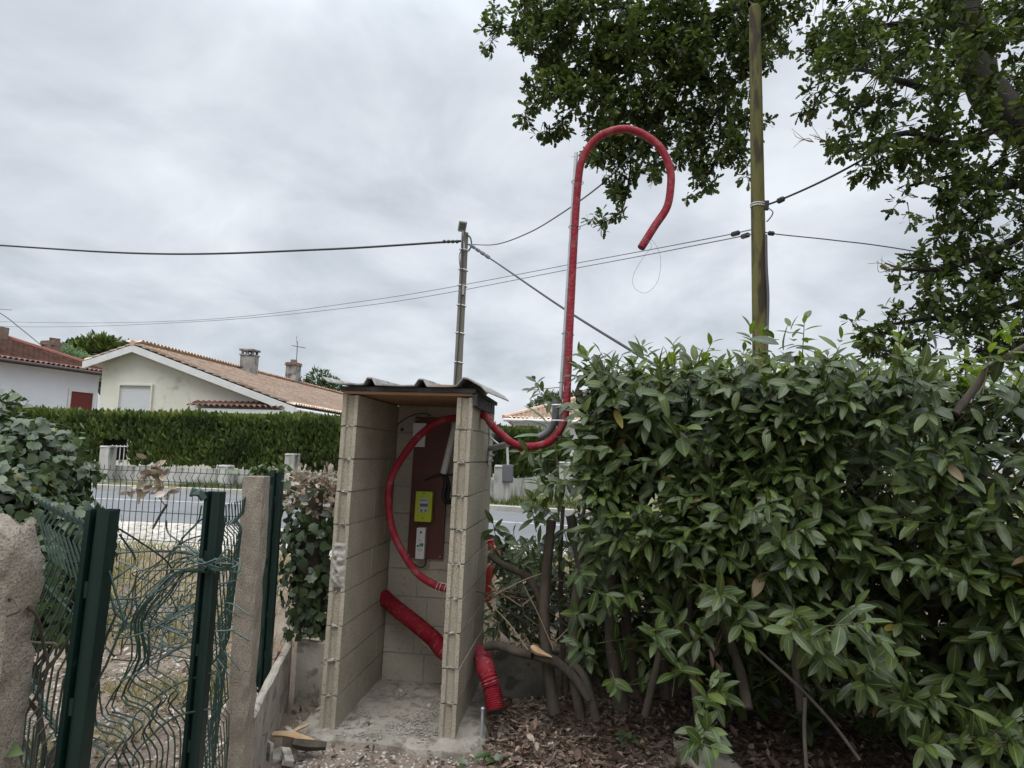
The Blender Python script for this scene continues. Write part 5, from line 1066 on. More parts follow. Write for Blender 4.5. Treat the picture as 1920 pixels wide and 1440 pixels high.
for P, r0, r1 in (([(1040, 1335, 4.4), (1028, 1250, 4.4), (1020, 1150, 4.4), (1026, 1040, 4.4), (1034, 975, 4.4)], .042, .030), ([(1088, 1345, 4.3), (1076, 1240, 4.3), (1078, 1150, 4.3), (1086, 1060, 4.3), (1070, 965, 4.32)], .036, .03),
        ([(1165, 1330, 4.35), (1150, 1220, 4.4), (1148, 1100, 4.4), (1150, 980, 4.4), (1152, 880, 4.4), (1145, 760, 4.35)], .05, .035), ([(1190, 1290, 4.5), (1172, 1150, 4.5), (1185, 1030, 4.5), (1200, 900, 4.5), (1240, 780, 4.4)], .035, .022),
        ([(1118, 1350, 4.2), (1095, 1270, 4.25), (1060, 1235, 4.3)], .026, .022), ([(1250, 1310, 4.1), (1240, 1180, 4.15), (1250, 1040, 4.2), (1290, 900, 4.2)], .03, .02), ([(1210, 1340, 4.0), (1240, 1210, 4.0), (1260, 1090, 4.05), (1250, 960, 4.1)], .022, .015),
        ([(1310, 1360, 3.75), (1300, 1260, 3.8), (1290, 1160, 3.85), (1310, 1040, 3.9), (1340, 900, 3.9)], .022, .014), ([(1400, 1330, 3.5), (1390, 1260, 3.6), (1360, 1150, 3.7), (1370, 1000, 3.7), (1400, 860, 3.7)], .026, .018), ([(1500, 1330, 3.6), (1490, 1220, 3.6), (1500, 1080, 3.6), (1540, 900, 3.6)], .022, .014),
        ([(1640, 1320, 3.8), (1620, 1230, 3.8), (1600, 1050, 3.8), (1640, 850, 3.8)], .03, .02), ([(1770, 1300, 3.75), (1750, 1200, 3.75), (1770, 1000, 3.7), (1830, 800, 3.6)], .03, .02), ([(1790, 775, 2.95), (1830, 725, 2.95), (1860, 690, 2.95), (1935, 640, 2.95)], .019, .014), ([(1086, 1000, 4.6), (1100, 930, 4.6), (1112, 870, 4.6), (1098, 800, 4.6)], .014, .008), ([(1060, 1300, 4.7), (1056, 1180, 4.8), (1050, 1060, 4.8), (1056, 950, 4.8)], .02, .014), ([(1110, 780, 4.3), (1090, 760, 4.3), (1085, 735, 4.2)], .03, .026)):
    stem([at(*q) for q in P], r0, r1)
for _ in range(26):          # thin inner branches
    s = random.uniform(.1, 3.2); t = random.uniform(.2, .9); z = random.uniform(.2, 1.3); P = [hv(s, t, z)]
    for k in range(4): P.append(P[-1] + Vector((random.gauss(0, .1), random.gauss(0, .1), random.uniform(.08, .25))))
    stem(P, .009, .005, 'bark', 'branch')
for P, r in (([(1380, 1180, 3.45), (1440, 1235, 3.3), (1500, 1290, 3.2), (1560, 1355, 3.1), (1612, 1425, 3.02)], .0075),):
    b = MB(); b.tube(spline([at(*q) for q in P], 6), [r * .9] * 7 + [r] * 18, 7); tag(b.obj('stick', 'bark', smooth=True), 'long thin dry stick slanting to the ground before the hedge', 'stick')
b = MB(); b.tube(spline([at(1510, 1310, 3.12), at(1508, 1370, 3.05), at(1512, 1440, 3.0)], 5), .008, 7); b.tube([at(1510, 1312, 3.12), at(1509, 1309, 3.12)], .009, 7); tag(b.obj('stub', 'bark'), 'short cut stub standing behind the slanting dry stick', 'stub')
# broken branch lying beside the shelter and another at hydrant height
t = thing('broken_branch', at(1000, 1225, 4.3), 'broken laurel branch with torn end lying right of the red duct', 'branch')
stem([at(908, 1212, 4.45), at(935, 1210, 4.42), at(965, 1222, 4.4), at(1000, 1226, 4.35)], .026, .032, 'bark', 'limb', t); stem([at(1003, 1226, 4.33), at(1040, 1240, 4.3), at(1075, 1268, 4.25), at(1105, 1315, 4.2)], .036, .022, 'bark', 'limb', t)
b = MB(); b.tube(spline([at(996, 1212, 4.3), at(1010, 1222, 4.28), at(1035, 1232, 4.26)], 4), [.012, .02, .024, .024, .022, .018, .012, .008, .004], 6); b.obj('torn_wood', 'cutwood', t)
t = thing('fallen_branch', at(1000, 1070, 4.6), 'crooked bare branch slanting from the hydrant down into the laurel stems', 'branch'); stem([at(918, 1042, 4.75), at(945, 1060, 4.7), at(985, 1078, 4.6), at(1010, 1110, 4.5), at(1022, 1150, 4.45)], .022, .03, 'bark', 'limb', t)
t = thing('dead_twigs', at(960, 1170, 4.6), 'tangle of thin dead twigs between shelter and laurel stems', 'twigs')
for _ in range(34):
    p = at(random.uniform(915, 1090), random.uniform(1090, 1215), random.uniform(4.3, 4.8)); d = Vector((random.gauss(0, 1), random.gauss(0, .4), random.gauss(0, .7))).normalized() * random.uniform(.1, .25); b = MB(); b.tube(spline([p - d, p + Vector((0, 0, random.uniform(-.03, .05))), p + d], 4), .004, 5); b.obj('twig', 'deadtwig' if random.random() < .5 else 'bark', t)
# hanging dead leaves inside the hedge
pts = np.array([at(1290 + random.gauss(0, 18), 975 + random.gauss(0, 22), 3.85) for _ in range(26)] + [at(1345 + random.gauss(0, 8), 1205 + random.gauss(0, 20), 3.5) for _ in range(8)])
leaf_obj('dead_leaves', T_DRY, pts, rdir(len(pts)) * .4 + np.array([0, 0, -1]), rdir(len(pts)), rng.uniform(.07, .11, len(pts)), 'dryleaf', lh, rng.uniform(.25, .75, len(pts)), rng.uniform(.7, 1, len(pts)))
# broad pale leaves behind the conduit
cp = thing('broad_leaf_plant', at(1020, 900, 5.2), 'pale plant with long broad leaves behind the red conduit bend', 'plant'); P = []; D = []
for px, py, dx, dz in ((1010, 800, -.6, .3), (1000, 812, -.8, .1), (1022, 795, -.3, .6), (1015, 822, -.7, -.1), (1030, 810, .2, .5), (1005, 790, -.5, .5), (1020, 835, -.5, -.2)): P.append(at(px + 25, py + 8, 5.2)); D.append((dx, -.3, dz))
leaf_obj('foliage', T_LAUREL, np.array(P), np.array(D, float), np.array([[0, -.4, 1.]] * len(P)), np.array([.27] * len(P)), 'canna', cp, None, np.array([.62] * len(P)))
b = MB(); b.tube(spline([at(1050, 960, 5.2), at(1046, 880, 5.2), at(1035, 805, 5.2)], 5), .009, 6); b.obj('stem', 'twig', cp)

# ------------------------------------------------------------------ ivy bush, ivy stump, dry sprig
iv = thing('ivy_bush', at(60, 1080, 3.3), 'dense ivy bush covering the fence corner at the left edge', 'ivy'); P = []; D = []; Nn = []
blobs = [(40, 880, 3.2, .38), (95, 900, 3.3, .26), (15, 830, 3.2, .30), (75, 835, 3.3, .24), (135, 945, 3.3, .15), (30, 960, 3.0, .34), (100, 990, 3.1, .30), (-60, 900, 3.1, .4), (45, 1060, 2.9, .28), (90, 1090, 3.0, .2), (-80, 1000, 3.0, .4), (135, 880, 3.4, .14)]
for px, py, Y, R in blobs:
    c = np.array(at(px - 25, py + 40, Y)); n = int(2100 * R * R * 6); d = rdir(n); rad = R * (.72 + .34 * rng.random(n)); nz = np.array([n3(*(c + v * R) * 5) for v in d]); rad = rad * (.94 + .55 * nz + .12 * rng.random(n))
    P.append(c + d * rad[:, None]); out_ = d + np.array([0, -.1, .35]); dr_ = np.cross(out_, rng.normal(size=(n, 3))) + np.array([0, 0, -.55]); D.append(dr_); Nn.append(out_ + rng.normal(size=(n, 3)) * .5)
P = np.concatenate(P); D = np.concatenate(D); Nn = np.concatenate(Nn); leaf_obj('foliage', T_IVY, P, D, Nn, rng.uniform(.028, .064, len(P)), 'ivy', iv, np.clip(rng.normal(.45, .22, len(P)), 0, 1))
for _ in range(16):
    a = at(random.uniform(0, 120), 1120, random.uniform(2.9, 3.3)); a.z = float(gz(a.x, a.y)); P2 = [a]
    for k in range(5): P2.append(P2[-1] + Vector((random.gauss(0, .08), random.gauss(0, .06), random.uniform(.15, .3))))
    stem(P2, .012, .005, 'bark', 'stem', iv)
st = thing('ivy_stump', at(578, 1180, 4.75), 'dead trunk wrapped in ivy with a withered brown top left of the shelter', 'ivy stump')
base = at(580, 1185, 4.8); tip = at(586, 905, 4.8); b = MB(); pts = [base.lerp(tip, i / 14) for i in range(15)]; b.tube(wob(pts, .008), [.10 - .03 * i / 14 + .015 * n3(i * .9, 3, 1) for i in range(15)], 12); b.obj('trunk', 'bark', st, smooth=True)
n = 950; f = rng.random(n); ang = rng.random(n) * 6.283; rad = .095 + .11 * rng.random(n) + .04 * np.array([n3(a_ * 2, q * 4, 2) for a_, q in zip(ang, f)]) + .05 * sst(.6, 1, f) - .02 * (f < .25)
b0, t0_ = np.array(base), np.array(tip); c = b0 + (t0_ - b0) * f[:, None]; o_ = np.stack([np.cos(ang), np.sin(ang), 0 * ang], 1); P = c + o_ * rad[:, None]; Nn = o_ + np.array([0, 0, .4]) + rng.normal(size=(n, 3)) * .4; D = np.cross(Nn, rng.normal(size=(n, 3))) + np.array([0, 0, -.6])
dry = (f > .80) & (rng.random(n) < .75); leaf_obj('foliage', T_IVY, P[~dry], D[~dry], Nn[~dry], rng.uniform(.04, .09, (~dry).sum()), 'ivy', st, np.clip(rng.normal(.3, .2, (~dry).sum()), 0, .95))
nd = 260; Pd = np.concatenate([P[dry], np.array(tip) + rng.normal(size=(nd, 3)) * np.array([.12, .09, .07]) + np.array([0, 0, -.02])]); leaf_obj('dead_leaves', T_DRY, Pd, rdir(len(Pd)) + np.array([0, 0, .1]), rdir(len(Pd)), rng.uniform(.028, .062, len(Pd)), 'paleleaf', st, None)
for _ in range(16):
    p = Vector(tip) + Vector((random.gauss(0, .07), random.gauss(0, .05), -.05)); stem([p, p + Vector((random.gauss(0, .05), 0, .07)), p + Vector((random.gauss(0, .1), random.gauss(0, .03), .14))], .004, .002, 'deadtwig', 'twig', st)
# small dead leaves on the concrete post's top and a dry sprig on the rear panel
sp_ = thing('dry_sprig', at(290, 960, 4.7), 'withered ivy sprig with curled pale leaves caught on the rear wire fence', 'sprig')
pts = np.array([at(290 + random.gauss(0, 9), 888 + random.gauss(0, 12), 4.75) for _ in range(34)] + [at(265 + random.gauss(0, 10), 922 + random.gauss(0, 5), 4.75) for _ in range(14)] + [at(315 + random.gauss(0, 8), 920 + random.gauss(0, 6), 4.75) for _ in range(12)])
leaf_obj('dead_leaves', T_DRY, pts, rdir(len(pts)), rdir(len(pts)) + np.array([0, -1, .3]), rng.uniform(.05, .09, len(pts)), 'paleleaf', sp_, rng.uniform(.1, 1, len(pts)))
stem([at(293, 880, 4.76), at(295, 920, 4.76), at(300, 935, 4.76), at(313, 950, 4.76)], .005, .004, 'deadtwig', 'twig', sp_); stem([at(312, 945, 4.75), at(300, 968, 4.75), at(287, 990, 4.75)], .009, .008, 'bark', 'twig', sp_)
pts = np.array([at(500 + random.gauss(0, 20), 884 + random.gauss(0, 4), 4.3) for _ in range(55)]); q = thing('ivy_tuft', at(500, 890, 4.3), 'small yellowing ivy tuft behind the top of the upright concrete post', 'ivy'); leaf_obj('foliage', T_IVY, pts, rdir(55), rdir(55) + np.array([0, -.5, .8]), rng.uniform(.03, .06, 55), 'ivy', q, rng.uniform(.6, 1, 55))
# roots and a leaf at the broken post
t = thing('bramble', at(60, 1250, 1.6), 'thin bare bramble stems climbing past the broken concrete post', 'bramble')
for P in ([(30, 1135, 1.42), (62, 1150, 1.45), (85, 1200, 1.5), (88, 1260, 1.5), (50, 1330, 1.5), (15, 1400, 1.45), (5, 1480, 1.45)], [(25, 1205, 1.6), (70, 1207, 1.6), (100, 1213, 1.6), (98, 1232, 1.6)], [(88, 1225, 1.55), (60, 1260, 1.55), (30, 1310, 1.55), (18, 1360, 1.5)], [(5, 1140, 1.42), (28, 1120, 1.38), (34, 1140, 1.36), (10, 1150, 1.36)]): stem([at(*p) for p in P], .0035, .003, 'bark', 'stem', t)
q = np.array([at(2, 1400, 1.42)]); leaf_obj('leaf', T_IVY, q, np.array([[.8, -.2, -.1]]), np.array([[0, -.9, .5]]), np.array([.05]), 'ivy', t, np.array([.85]))

# ------------------------------------------------------------------ oak
ok = thing('oak_tree', Vector((6.9, 6.6, .4)), 'large spreading oak overhanging from the right with dark limbs and hanging branches', 'tree')
def back(px, py, Y): return (px, py, Y + 2.3 * float(1 - sst(1470, 1680, px)) if py > -150 else Y)      # the left limb reaches behind the utility pole
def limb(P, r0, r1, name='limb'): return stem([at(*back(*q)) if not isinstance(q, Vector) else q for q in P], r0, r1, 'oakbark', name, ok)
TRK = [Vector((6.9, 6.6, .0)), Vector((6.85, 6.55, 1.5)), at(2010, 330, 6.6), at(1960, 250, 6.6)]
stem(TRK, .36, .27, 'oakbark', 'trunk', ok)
limb([at(2060, 330, 6.6), at(1975, 270, 6.6), (1900, 225, 6.6), (1840, 150, 6.7), (1815, 60, 6.8), (1800, -60, 6.9), (1770, -260, 7.1), (1700, -500, 7.4)], .22, .12)
limb([at(1990, 260, 6.6), at(2030, 100, 6.7), at(2060, -150, 6.9), at(2150, -420, 7.2)], .22, .1)
limb([at(1800, -60, 6.9), (1640, -80, 6.9), (1500, -40, 7.0), (1400, 0, 7.0), (1345, 30, 7.0), (1310, 52, 7.0), (1285, 90, 7.0), (1275, 140, 7.0), (1255, 190, 7.05), (1225, 240, 7.1)], .11, .022)
limb([(1345, 30, 7.0), (1250, 20, 7.2), (1150, 15, 7.4), (1060, 30, 7.5), (960, 50, 7.6)], .05, .012)
limb([(1275, 140, 7.0), (1200, 85, 7.1), (1120, 100, 7.2), (1040, 160, 7.3), (1000, 210, 7.3)], .03, .008)
limb([(1255, 190, 7.05), (1190, 270, 7.0), (1180, 330, 7.0), (1165, 395, 7.0), (1125, 420, 7.0)], .02, .006)
limb([(1285, 90, 7.0), (1330, 150, 6.9), (1350, 230, 6.9), (1340, 310, 6.9), (1300, 360, 6.9)], .03, .006)
limb([(1400, 0, 7.0), (1430, 60, 7.2), (1420, 150, 7.2), (1400, 250, 7.2)], .03, .008)
limb([(1850, 160, 6.7), (1760, 170, 6.4), (1680, 150, 6.2), (1600, 130, 6.1), (1530, 160, 6.0)], .05, .01)
limb([(1900, 225, 6.6), (1800, 270, 6.3), (1700, 250, 6.2), (1600, 280, 6.1), (1545, 290, 6.0)], .05, .008)
limb([(1960, 330, 6.6), (1880, 350, 6.3), (1800, 330, 6.2), (1700, 350, 6.2)], .05, .01)
limb([at(2010, 330, 6.6), (1930, 430, 6.4), (1860, 470, 6.3), (1780, 500, 6.2), (1700, 505, 6.2), (1660, 493, 6.2)], .05, .006)
limb([at(2015, 480, 6.6), (1930, 560, 6.5), (1830, 590, 6.4), (1720, 600, 6.3), (1610, 620, 6.3)], .05, .008)
limb([(1815, 60, 6.8), (1740, 40, 6.6), (1650, 50, 6.5), (1560, 60, 6.4)], .05, .01)
b_off = [(px, py, Y, R) for px, py, Y, R in [
 # left, hanging mass
 (940, 55, 7.6, 34), (985, 40, 7.5, 46), (1000, 100, 7.4, 40), (1050, 60, 7.4, 60), (1060, 20, 7.6, 60), (1120, 60, 7.3, 70), (1120, 120, 7.3, 50), (1190, 60, 7.2, 70), (1190, 130, 7.1, 62), (1260, 40, 7.2, 70), (1260, 120, 7.0, 60), (1330, 60, 7.1, 66), (1400, 60, 7.2, 62), (1445, 55, 7.3, 36), (1395, 140, 7.2, 56), (1330, 150, 7.0, 60),
 (990, 190, 7.3, 28), (1030, 190, 7.3, 42), (1070, 205, 7.2, 38), (1020, 225, 7.3, 20), (1110, 190, 7.2, 44), (1150, 215, 7.1, 50), (1210, 200, 7.0, 52), (1275, 200, 7.0, 50), (1335, 220, 6.9, 48), (1395, 225, 7.1, 40), (1245, 260, 7.0, 40), (1190, 270, 7.0, 40), (1140, 280, 7.0, 38), (1300, 285, 6.9, 38), (1355, 285, 6.9, 38), (1130, 320, 7.0, 28), (1175, 325, 7.0, 36), (1330, 330, 6.9, 24), (1395, 300, 7.0, 24), (1165, 370, 7.0, 20), (1170, 395, 7.0, 13), (1150, 413, 7.0, 13), (1128, 420, 7.0, 9), (1110, 412, 7.0, 7), (1310, 350, 6.9, 16), (1292, 361, 6.9, 9), (1400, 322, 7.0, 12), (1435, 240, 7.2, 12), (1225, 320, 7.0, 16),
 # right mass
 (1560, 45, 6.4, 40), (1540, 100, 6.2, 30), (1600, 60, 6.4, 54), (1590, 130, 6.2, 44), (1545, 165, 6.1, 32), (1520, 180, 6.1, 16), (1660, 50, 6.5, 66), (1650, 130, 6.3, 58), (1620, 200, 6.2, 36), (1720, 80, 6.6, 66), (1710, 180, 6.3, 58), (1760, 150, 6.4, 40), (1770, 30, 6.7, 55), (1880, 60, 6.9, 60), (1900, 150, 6.8, 45), (1910, 20, 7, 55),
 (1560, 280, 6.1, 28), (1600, 270, 6.1, 38), (1650, 260, 6.2, 44), (1700, 270, 6.2, 44), (1750, 270, 6.3, 46), (1800, 290, 6.3, 48), (1850, 320, 6.4, 50), (1905, 340, 6.5, 46), (1620, 310, 6.1, 24), (1690, 330, 6.2, 36), (1740, 345, 6.2, 40), (1700, 375, 6.2, 22), (1790, 365, 6.2, 42), (1850, 390, 6.3, 48), (1910, 420, 6.4, 46), (1760, 395, 6.2, 22), (1820, 430, 6.3, 42), (1870, 470, 6.3, 46), (1915, 500, 6.4, 46), (1770, 450, 6.2, 30), (1730, 490, 6.2, 28), (1780, 510, 6.2, 36), (1830, 510, 6.3, 40), (1690, 505, 6.2, 14), (1675, 512, 6.2, 8), (1880, 550, 6.4, 50), (1820, 560, 6.4, 46), (1760, 570, 6.3, 44), (1700, 585, 6.3, 38), (1910, 600, 6.5, 46), (1850, 610, 6.5, 46), (1790, 620, 6.4, 44), (1730, 630, 6.4, 42), (1670, 625, 6.3, 36), (1620, 630, 6.3, 26), (1600, 615, 6.3, 10), (1660, 655, 6.4, 30), (1900, 655, 6.5, 40), (1820, 660, 6.5, 40),
 (1815, 70, 6.1, 44), (1840, 170, 6.0, 46), (1895, 235, 5.9, 50), (1800, -20, 6.2, 50),
 # crown beyond the frame
 (1100, -60, 7.5, 90), (1250, -80, 7.4, 100), (1400, -80, 7.3, 100), (1550, -70, 7.0, 90), (1700, -90, 6.9, 120), (1850, -100, 7.0, 110), (1990, 50, 7.0, 110), (1990, 380, 6.7, 110), (2000, 560, 6.7, 100), (1700, -300, 7.3, 150), (1900, -280, 7.2, 150), (2120, -100, 7.2, 160), (2150, 200, 7.0, 150), (2150, 480, 6.8, 130), (1450, -250, 7.5, 130), (2050, -420, 7.4, 160)]]
P, D, Nn = [], [], []; tws = MB()
for px, py, Y, R in b_off:
    px, py, Y = back(px, py, Y); c = np.array(at(px, py, Y)); Rw = R / F * Y; off = px > 1960 or py < -40
    k = max(3, int((40 if not off else 12) * (Rw / .25) ** 2.0)); dp = 1.0 if R < 20 else 1.5
    k = int(k * .70); sub = [w * (rng.random() ** .4) / np.linalg.norm(w) for w in rng.normal(size=(max(2, k // 6), 3))]
    for i_ in range(k):                     # leafy twig ends, bunched in sprays
        v = sub[i_ % len(sub)] + rng.normal(size=3) * .17; q = c + v * Rw * np.array([1.02, dp * 1.15, .98])
        a = v * .7 + rng.normal(size=3) * .5 + np.array([0, 0, -.1]); a /= np.linalg.norm(a); L = rng.uniform(.09, .17); m_ = rng.integers(7, 12)
        f = rng.random(m_) * .9 + .1; rad = nrm(rng.normal(size=(m_, 3))); P.append(q + a * L * f[:, None] + rad * .012); D.append(a * .55 + rad * .8 + np.array([0, 0, -.12])); Nn.append(np.array([0, 0, 1.]) + rng.normal(size=(m_, 3)) * .45)
        if rng.random() < .5: tws.tube([c + (q - c) * .2, c + (q - c) * .6 + np.array([0, 0, .02]), q, q + a * L], [.009, .006, .004, .002], 3, cap=False)
P = np.concatenate(P); D = np.concatenate(D); Nn = np.concatenate(Nn); leaf_obj('crown', T_OAK, P, D, Nn, rng.uniform(.07, .115, len(P)) * (1 + .18 * (P[:, 1] > 8)), 'oakleaf', ok)
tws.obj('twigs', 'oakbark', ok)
for P0 in ((1545, 262, 6.05), (1525, 266, 6.05), (1670, 505, 6.2), (1720, 370, 6.2), (1690, 505, 6.2)):
    c = at(*P0)
    for _ in range(4): stem([c, c + Vector((-.08 + random.gauss(0, .03), 0, .02 + random.gauss(0, .03))), c + Vector((-.17 + random.gauss(0, .05), 0, .05 + random.gauss(0, .06)))], .004, .0015, 'deadtwig', 'dead_twig', ok)

# ------------------------------------------------------------------ background trees
def far_tree(name, c, zb, lobes, nleaf, label, m='fartree', sz=.3, tmpl=T_SPRAY, up=.2):
    t = thing(name, Vector((c.x, c.y, zb)), label, 'tree'); b = MB(); tp = Vector((c.x, c.y, c.z)); b.tube([Vector((c.x, c.y, zb - .3)), Vector((c.x, c.y, zb)).lerp(tp, .6), tp], [.28, .2, .1], 9); b.obj('trunk', 'oakbark', t)
    P, D, Nn = [], [], []; tot = sum(l[3] ** 2 for l in lobes)
    for dx, dy, dz, R in lobes:
        n = int(nleaf * R * R / tot); v = nrm(rng.normal(size=(n, 3))); rr_ = R * rng.random(n) ** .33 * (1 + .25 * np.array([n3(*(q * 2.5 + dx)) for q in v])); P.append(np.array(c) + np.array([dx, dy, dz]) + v * rr_[:, None]); D.append(v + np.array([0, 0, up]) + rng.normal(size=(n, 3)) * .5); Nn.append(rng.normal(size=(n, 3)) + np.array([0, 0, .6]))
        b = MB(); b.tube([tp - Vector((0, 0, .8)), tp + Vector((dx * .7, dy * .7, dz * .7 - .1))], [.09, .04], 6); b.obj('limb', 'oakbark', t)
    P = np.concatenate(P); leaf_obj('crown', tmpl, P, np.concatenate(D), np.concatenate(Nn), sz * rng.uniform(.6, 1.3, len(P)), m, t)
    return t
c = at(185, 668, 50); far_tree('pine_tree', c, .5, [(0, 0, .0, 1.5), (-1.6, 0, -.2, 1.3), (1.7, .5, -.2, 1.3), (-2.6, .3, -.9, 1.1), (2.8, 0, -.7, 1.1), (.8, -.5, .35, 1.0), (-.8, .5, .3, 1.0), (3.6, 0, -1.2, .9), (0, 0, -1.2, 1.5)], 9000, 'rounded dark pine crown behind the two left houses', 'thuja', .42, T_SPRAY, .6)
c = at(128, 672, 44); far_tree('olive_tree', c, .5, [(0, 0, 0, .8), (.8, 0, -.5, .8), (-.5, 0, -.6, .7), (1.4, 0, -.9, .7)], 2600, 'pale green tree between the brick chimney and the gabled house', 'canna', .3)
c = at(598, 716, 56); far_tree('round_tree', c, .5, [(0, 0, 0, 1.1), (-1.3, 0, -.6, .9), (1.2, 0, -.5, .9), (.3, 0, -1.3, 1.3), (2.0, 0, -1.2, .7), (-2, 0, -1.2, .6)], 2600, 'dark broadleaf tree behind the gabled house right chimney', 'fartree', .32)
c = at(1030, 758, 46); far_tree('garden_tree', c, .5, [(0, 0, 0, .8), (.9, 0, .1, .8), (-.8, 0, -.3, .6), (1.8, 0, 0, .9)], 1800, 'dark tree rising behind the far right tiled roof', 'fartree', .3)
# a line of trees that closes the street on the right, seen in glimpses through the hedge
for i, (x, y, h) in enumerate(((9, 26, 3.2), (13, 24, 3.6), (17, 27, 3.4), (-27, 36, 4.0))):
    far_tree('street_tree', Vector((x, y, h)), .5, [(0, 0, 0, 1.5), (-1.2, .3, -.6, 1.3), (1.2, -.3, -.6, 1.3), (0, 0, -1.4, 1.5)], 1500, ['bushy tree behind the laurel hedge near the mossy pole', 'broad bushy tree behind the laurel hedge middle', 'bushy tree behind the laurel hedge at the right edge', 'bushy tree far left beyond the white house'][i], 'fartree', .36)

# ------------------------------------------------------------------ grass, leaf litter
def on_ground(x, y): return np.stack([x, y, gz(x, y)], 1)
def grass(name, x, y, size, lab, m='grassblade', z=None, lean=.5):
    n = len(x); P = on_ground(x, y); 
    if z is not None: P[:, 2] = z
    D = np.array([0, 0, 1.]) + rng.normal(size=(n, 3)) * np.array([lean, lean, .1]); o = leaf_obj(name, T_BLADE, P, D, rdir(n), size * rng.uniform(.4, 1.3, n), m, None, None, rng.uniform(.8, 1.8, n)); return tag(o, lab, 'grass', kind='stuff')
n = 26000; x = rng.uniform(-7, 2.2, n); y = rng.uniform(5.2, 8.3, n) ; k = (np.array([n3(a * .9, b * .9, 2) for a, b in zip(x, y)]) + .55 * (8.2 - y) / 3) > rng.random(n) * .75 - .15
grass('dry_grass', x[k], y[k], .11, 'dry yellowing grass between the rear wire fence and the road')
n = 9000; x = rng.uniform(-9, 3, n); f = rng.random(n); fx = np.array([a for a, b in far]); fy = np.array([b for a, b in far]); o_ = np.argsort(fx); y = np.interp(x, fx[o_], fy[o_]) + .32 + f * 2.2
grass('verge_grass', x, y, .14, 'short green grass along the far kerb under the low wall', 'thuja', .56)
n = 4200; x = rng.uniform(-2.6, -1.0, n); y = rng.uniform(2.6, 5.0, n); k = (x < board_x(y) - .06) & (np.array([n3(a * 2.2, b * 2.2, 8) for a, b in zip(x, y)]) > .08)
grass('side_grass', x[k], y[k], .10, 'sparse weeds between the wire fences on the left')
def litter(name, x, y, s0, s1, m, lab, lift=.012, flat=.35, z=None):
    n = len(x); P = on_ground(x, y) + np.stack([0 * x, 0 * x, lift * rng.random(n) * 2 + .004], 1)
    D = np.stack([rng.normal(size=n), rng.normal(size=n), rng.normal(size=n) * .22], 1); Nn = np.array([0, 0, 1.]) + rng.normal(size=(n, 3)) * flat; o = leaf_obj(name, T_DRY, P, D, Nn, s0 + (s1 - s0) * rng.random(n) ** 1.5, m, None, None, rng.uniform(.6, 1.1, n)); return tag(o, lab, 'leaf litter', kind='stuff')
def in_booth(x, y):
    dx = x - B0.x; dy = y - B0.y; u = dx * BU.x + dy * BU.y; v = dx * BV.x + dy * BV.y; return (u > -.12) & (u < BW + .14) & (v > -.14) & (v < BD + .05)
n = 26000; x = rng.uniform(-.1, 3.2, n); y = rng.uniform(2.7, 5.3, n); dens = np.array([n3(a * 1.9, b * 1.9, 21) for a, b in zip(x, y)]); k = ~in_booth(x, y) & (dens + .9 * sst(3.55, 3.9, y + .28 * x) > rng.random(n) * .9 - .05)
litter('brown_litter', x[k], y[k], .008, .055, 'dryleaf', 'brown leaf litter covering the ground under the laurel hedge')
n = 700; x = rng.uniform(0, 3, n); y = rng.uniform(2.8, 4.6, n); k = ~in_booth(x, y); litter('fallen_leaves', x[k], y[k], .05, .10, 'dryleaf', 'larger curled fallen laurel leaves lying on the brown litter')
n = 1500; x = rng.uniform(-1.5, .2, n); y = rng.uniform(3.0, 4.7, n); k = ~in_booth(x, y) & (x > board_x(y) + .06) & (rng.random(n) < np.where(x < -.9, .8, .5)); litter('scattered_litter', x[k], y[k], .02, .05, 'dryleaf', 'scattered dead leaves around the shelter slab')
n = 5200; x = rng.uniform(-3.2, -.75, n); y = rng.uniform(1.4, 5.2, n); k = x < board_x(y) - .07; litter('pale_litter', x[k], y[k], .018, .06, 'paleleaf', 'bleached leaves and husks on the ground behind the wire fences')
pts = [(a, b, float(gz(a, b)) + .003) for a, b in zip(rng.uniform(-3, -.9, 3600), rng.uniform(1.5, 5.2, 3600)) if a < board_x(b) - .06]; tag(stones('pebbles', pts, .004, .018, 'stone'), 'pale pebbles among the bleached leaves on the left', 'pebbles', kind='stuff')
pts = [(a, b, float(gz(a, b)) + .002) for a, b in zip(rng.uniform(-1.35, .35, 5200), rng.uniform(2.9, 4.6, 5200)) if a > board_x(b) + .06 and not in_booth(np.array(a), np.array(b))]; tag(stones('gravel_chips', pts, .003, .014, 'stone'), 'pale gravel chips and cement dust in front of the shelter', 'gravel', kind='stuff')
pts = [(a, b, .458) for a, b in zip(rng.uniform(-9, 3, 3500), rng.uniform(7.8, 10.4, 3500))]; fxn = np.array(near); o_ = np.argsort(fxn[:, 0]); pts = [p for p in pts if p[1] < np.interp(p[0], fxn[o_, 0], fxn[o_, 1])]; tag(stones('verge_stones', pts, .01, .04, 'stone'), 'loose pale stones on the gravel shoulder beside the road', 'stones', kind='stuff')
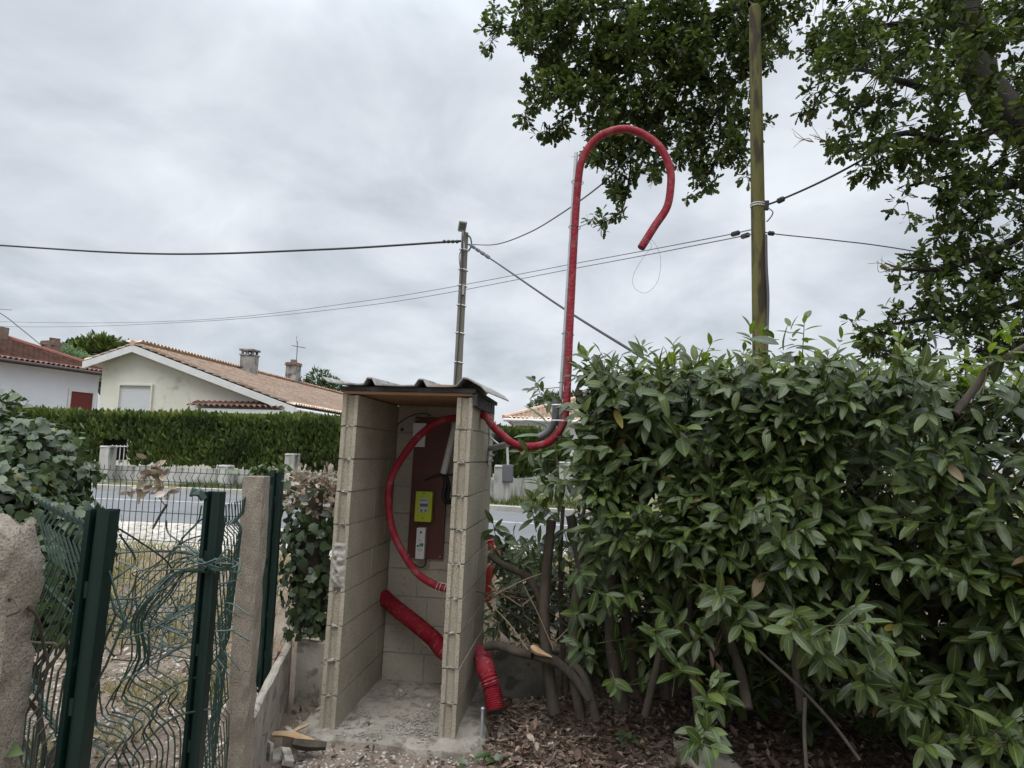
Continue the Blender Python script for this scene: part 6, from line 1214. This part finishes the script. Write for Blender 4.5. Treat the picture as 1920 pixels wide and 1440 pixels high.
# seedlings and creeping ivy on the floor
for px, py, lab in ((1170, 1395, 'small ivy seedling in the litter before the laurel stems'), (905, 1430, 'dark leafy weed beside the metal stake'), (1125, 1330, 'little green seedling at the foot of the laurel stems')):
    c = on_z(px, py, -.02); t = thing('seedling', c, lab, 'seedling'); k = 14; pts = np.array(c) + rng.normal(size=(k, 3)) * np.array([.06, .05, .012]) + np.array([0, 0, .03]); leaf_obj('foliage', T_IVY, pts, rdir(k) * np.array([1, 1, .2]), np.array([0, -.3, 1.]) + rng.normal(size=(k, 3)) * .3, rng.uniform(.03, .06, k), 'ivy', t, rng.uniform(.2, .8, k))
    b = MB(); b.tube([c - Vector((0, 0, .03)), c + Vector((.01, 0, .03))], .003, 4); b.obj('stem', 'twig', t)
n = 420; x = rng.uniform(.95, 2.6, n); y = rng.uniform(2.2, 3.3, n); P = on_ground(x, y) + np.array([0, 0, .03]); k = np.array([n3(a * 2.5, b * 2.5, 31) for a, b in zip(x, y)]) > .02; o = leaf_obj('ground_ivy', T_IVY, P[k], rdir(k.sum()) * np.array([1, 1, .2]), np.array([0, -.3, 1.]) + rng.normal(size=(k.sum(), 3)) * .35, rng.uniform(.04, .08, k.sum()), 'ivy', None, rng.uniform(0, .6, k.sum())); tag(o, 'creeping ivy on the ground at the lower right corner', 'ground cover', kind='stuff')
for px, py, L, a in ((1130, 1325, .09, .9), (1090, 1390, .2, .2), (1165, 1360, .22, 2.2), (1010, 1330, .16, 2.6), (1225, 1410, .25, .5), (1175, 1385, .2, 1.0)):
    c = on_z(px, py, -.03) + Vector((0, 0, .015)); d = Vector((math.cos(a), math.sin(a) * .6, .12)) * L; b = MB(); b.tube(spline([c - d * .5, c + Vector((0, 0, .012)), c + d * .5], 4), .004 if L > .1 else .009, 5)
    tag(b.obj('twig_on_ground', 'deadtwig' if L > .1 else 'cutwood'), {1130: 'short pale wood chip by the laurel stems', 1090: 'thin dry twig flat on the litter near the duct', 1165: 'curved dry twig under the laurel stems', 1010: 'dry twig beside the open end of the red duct', 1225: 'longest dry twig near the paving slab', 1175: 'dry twig next to the ivy seedling'}[px], 'twig')
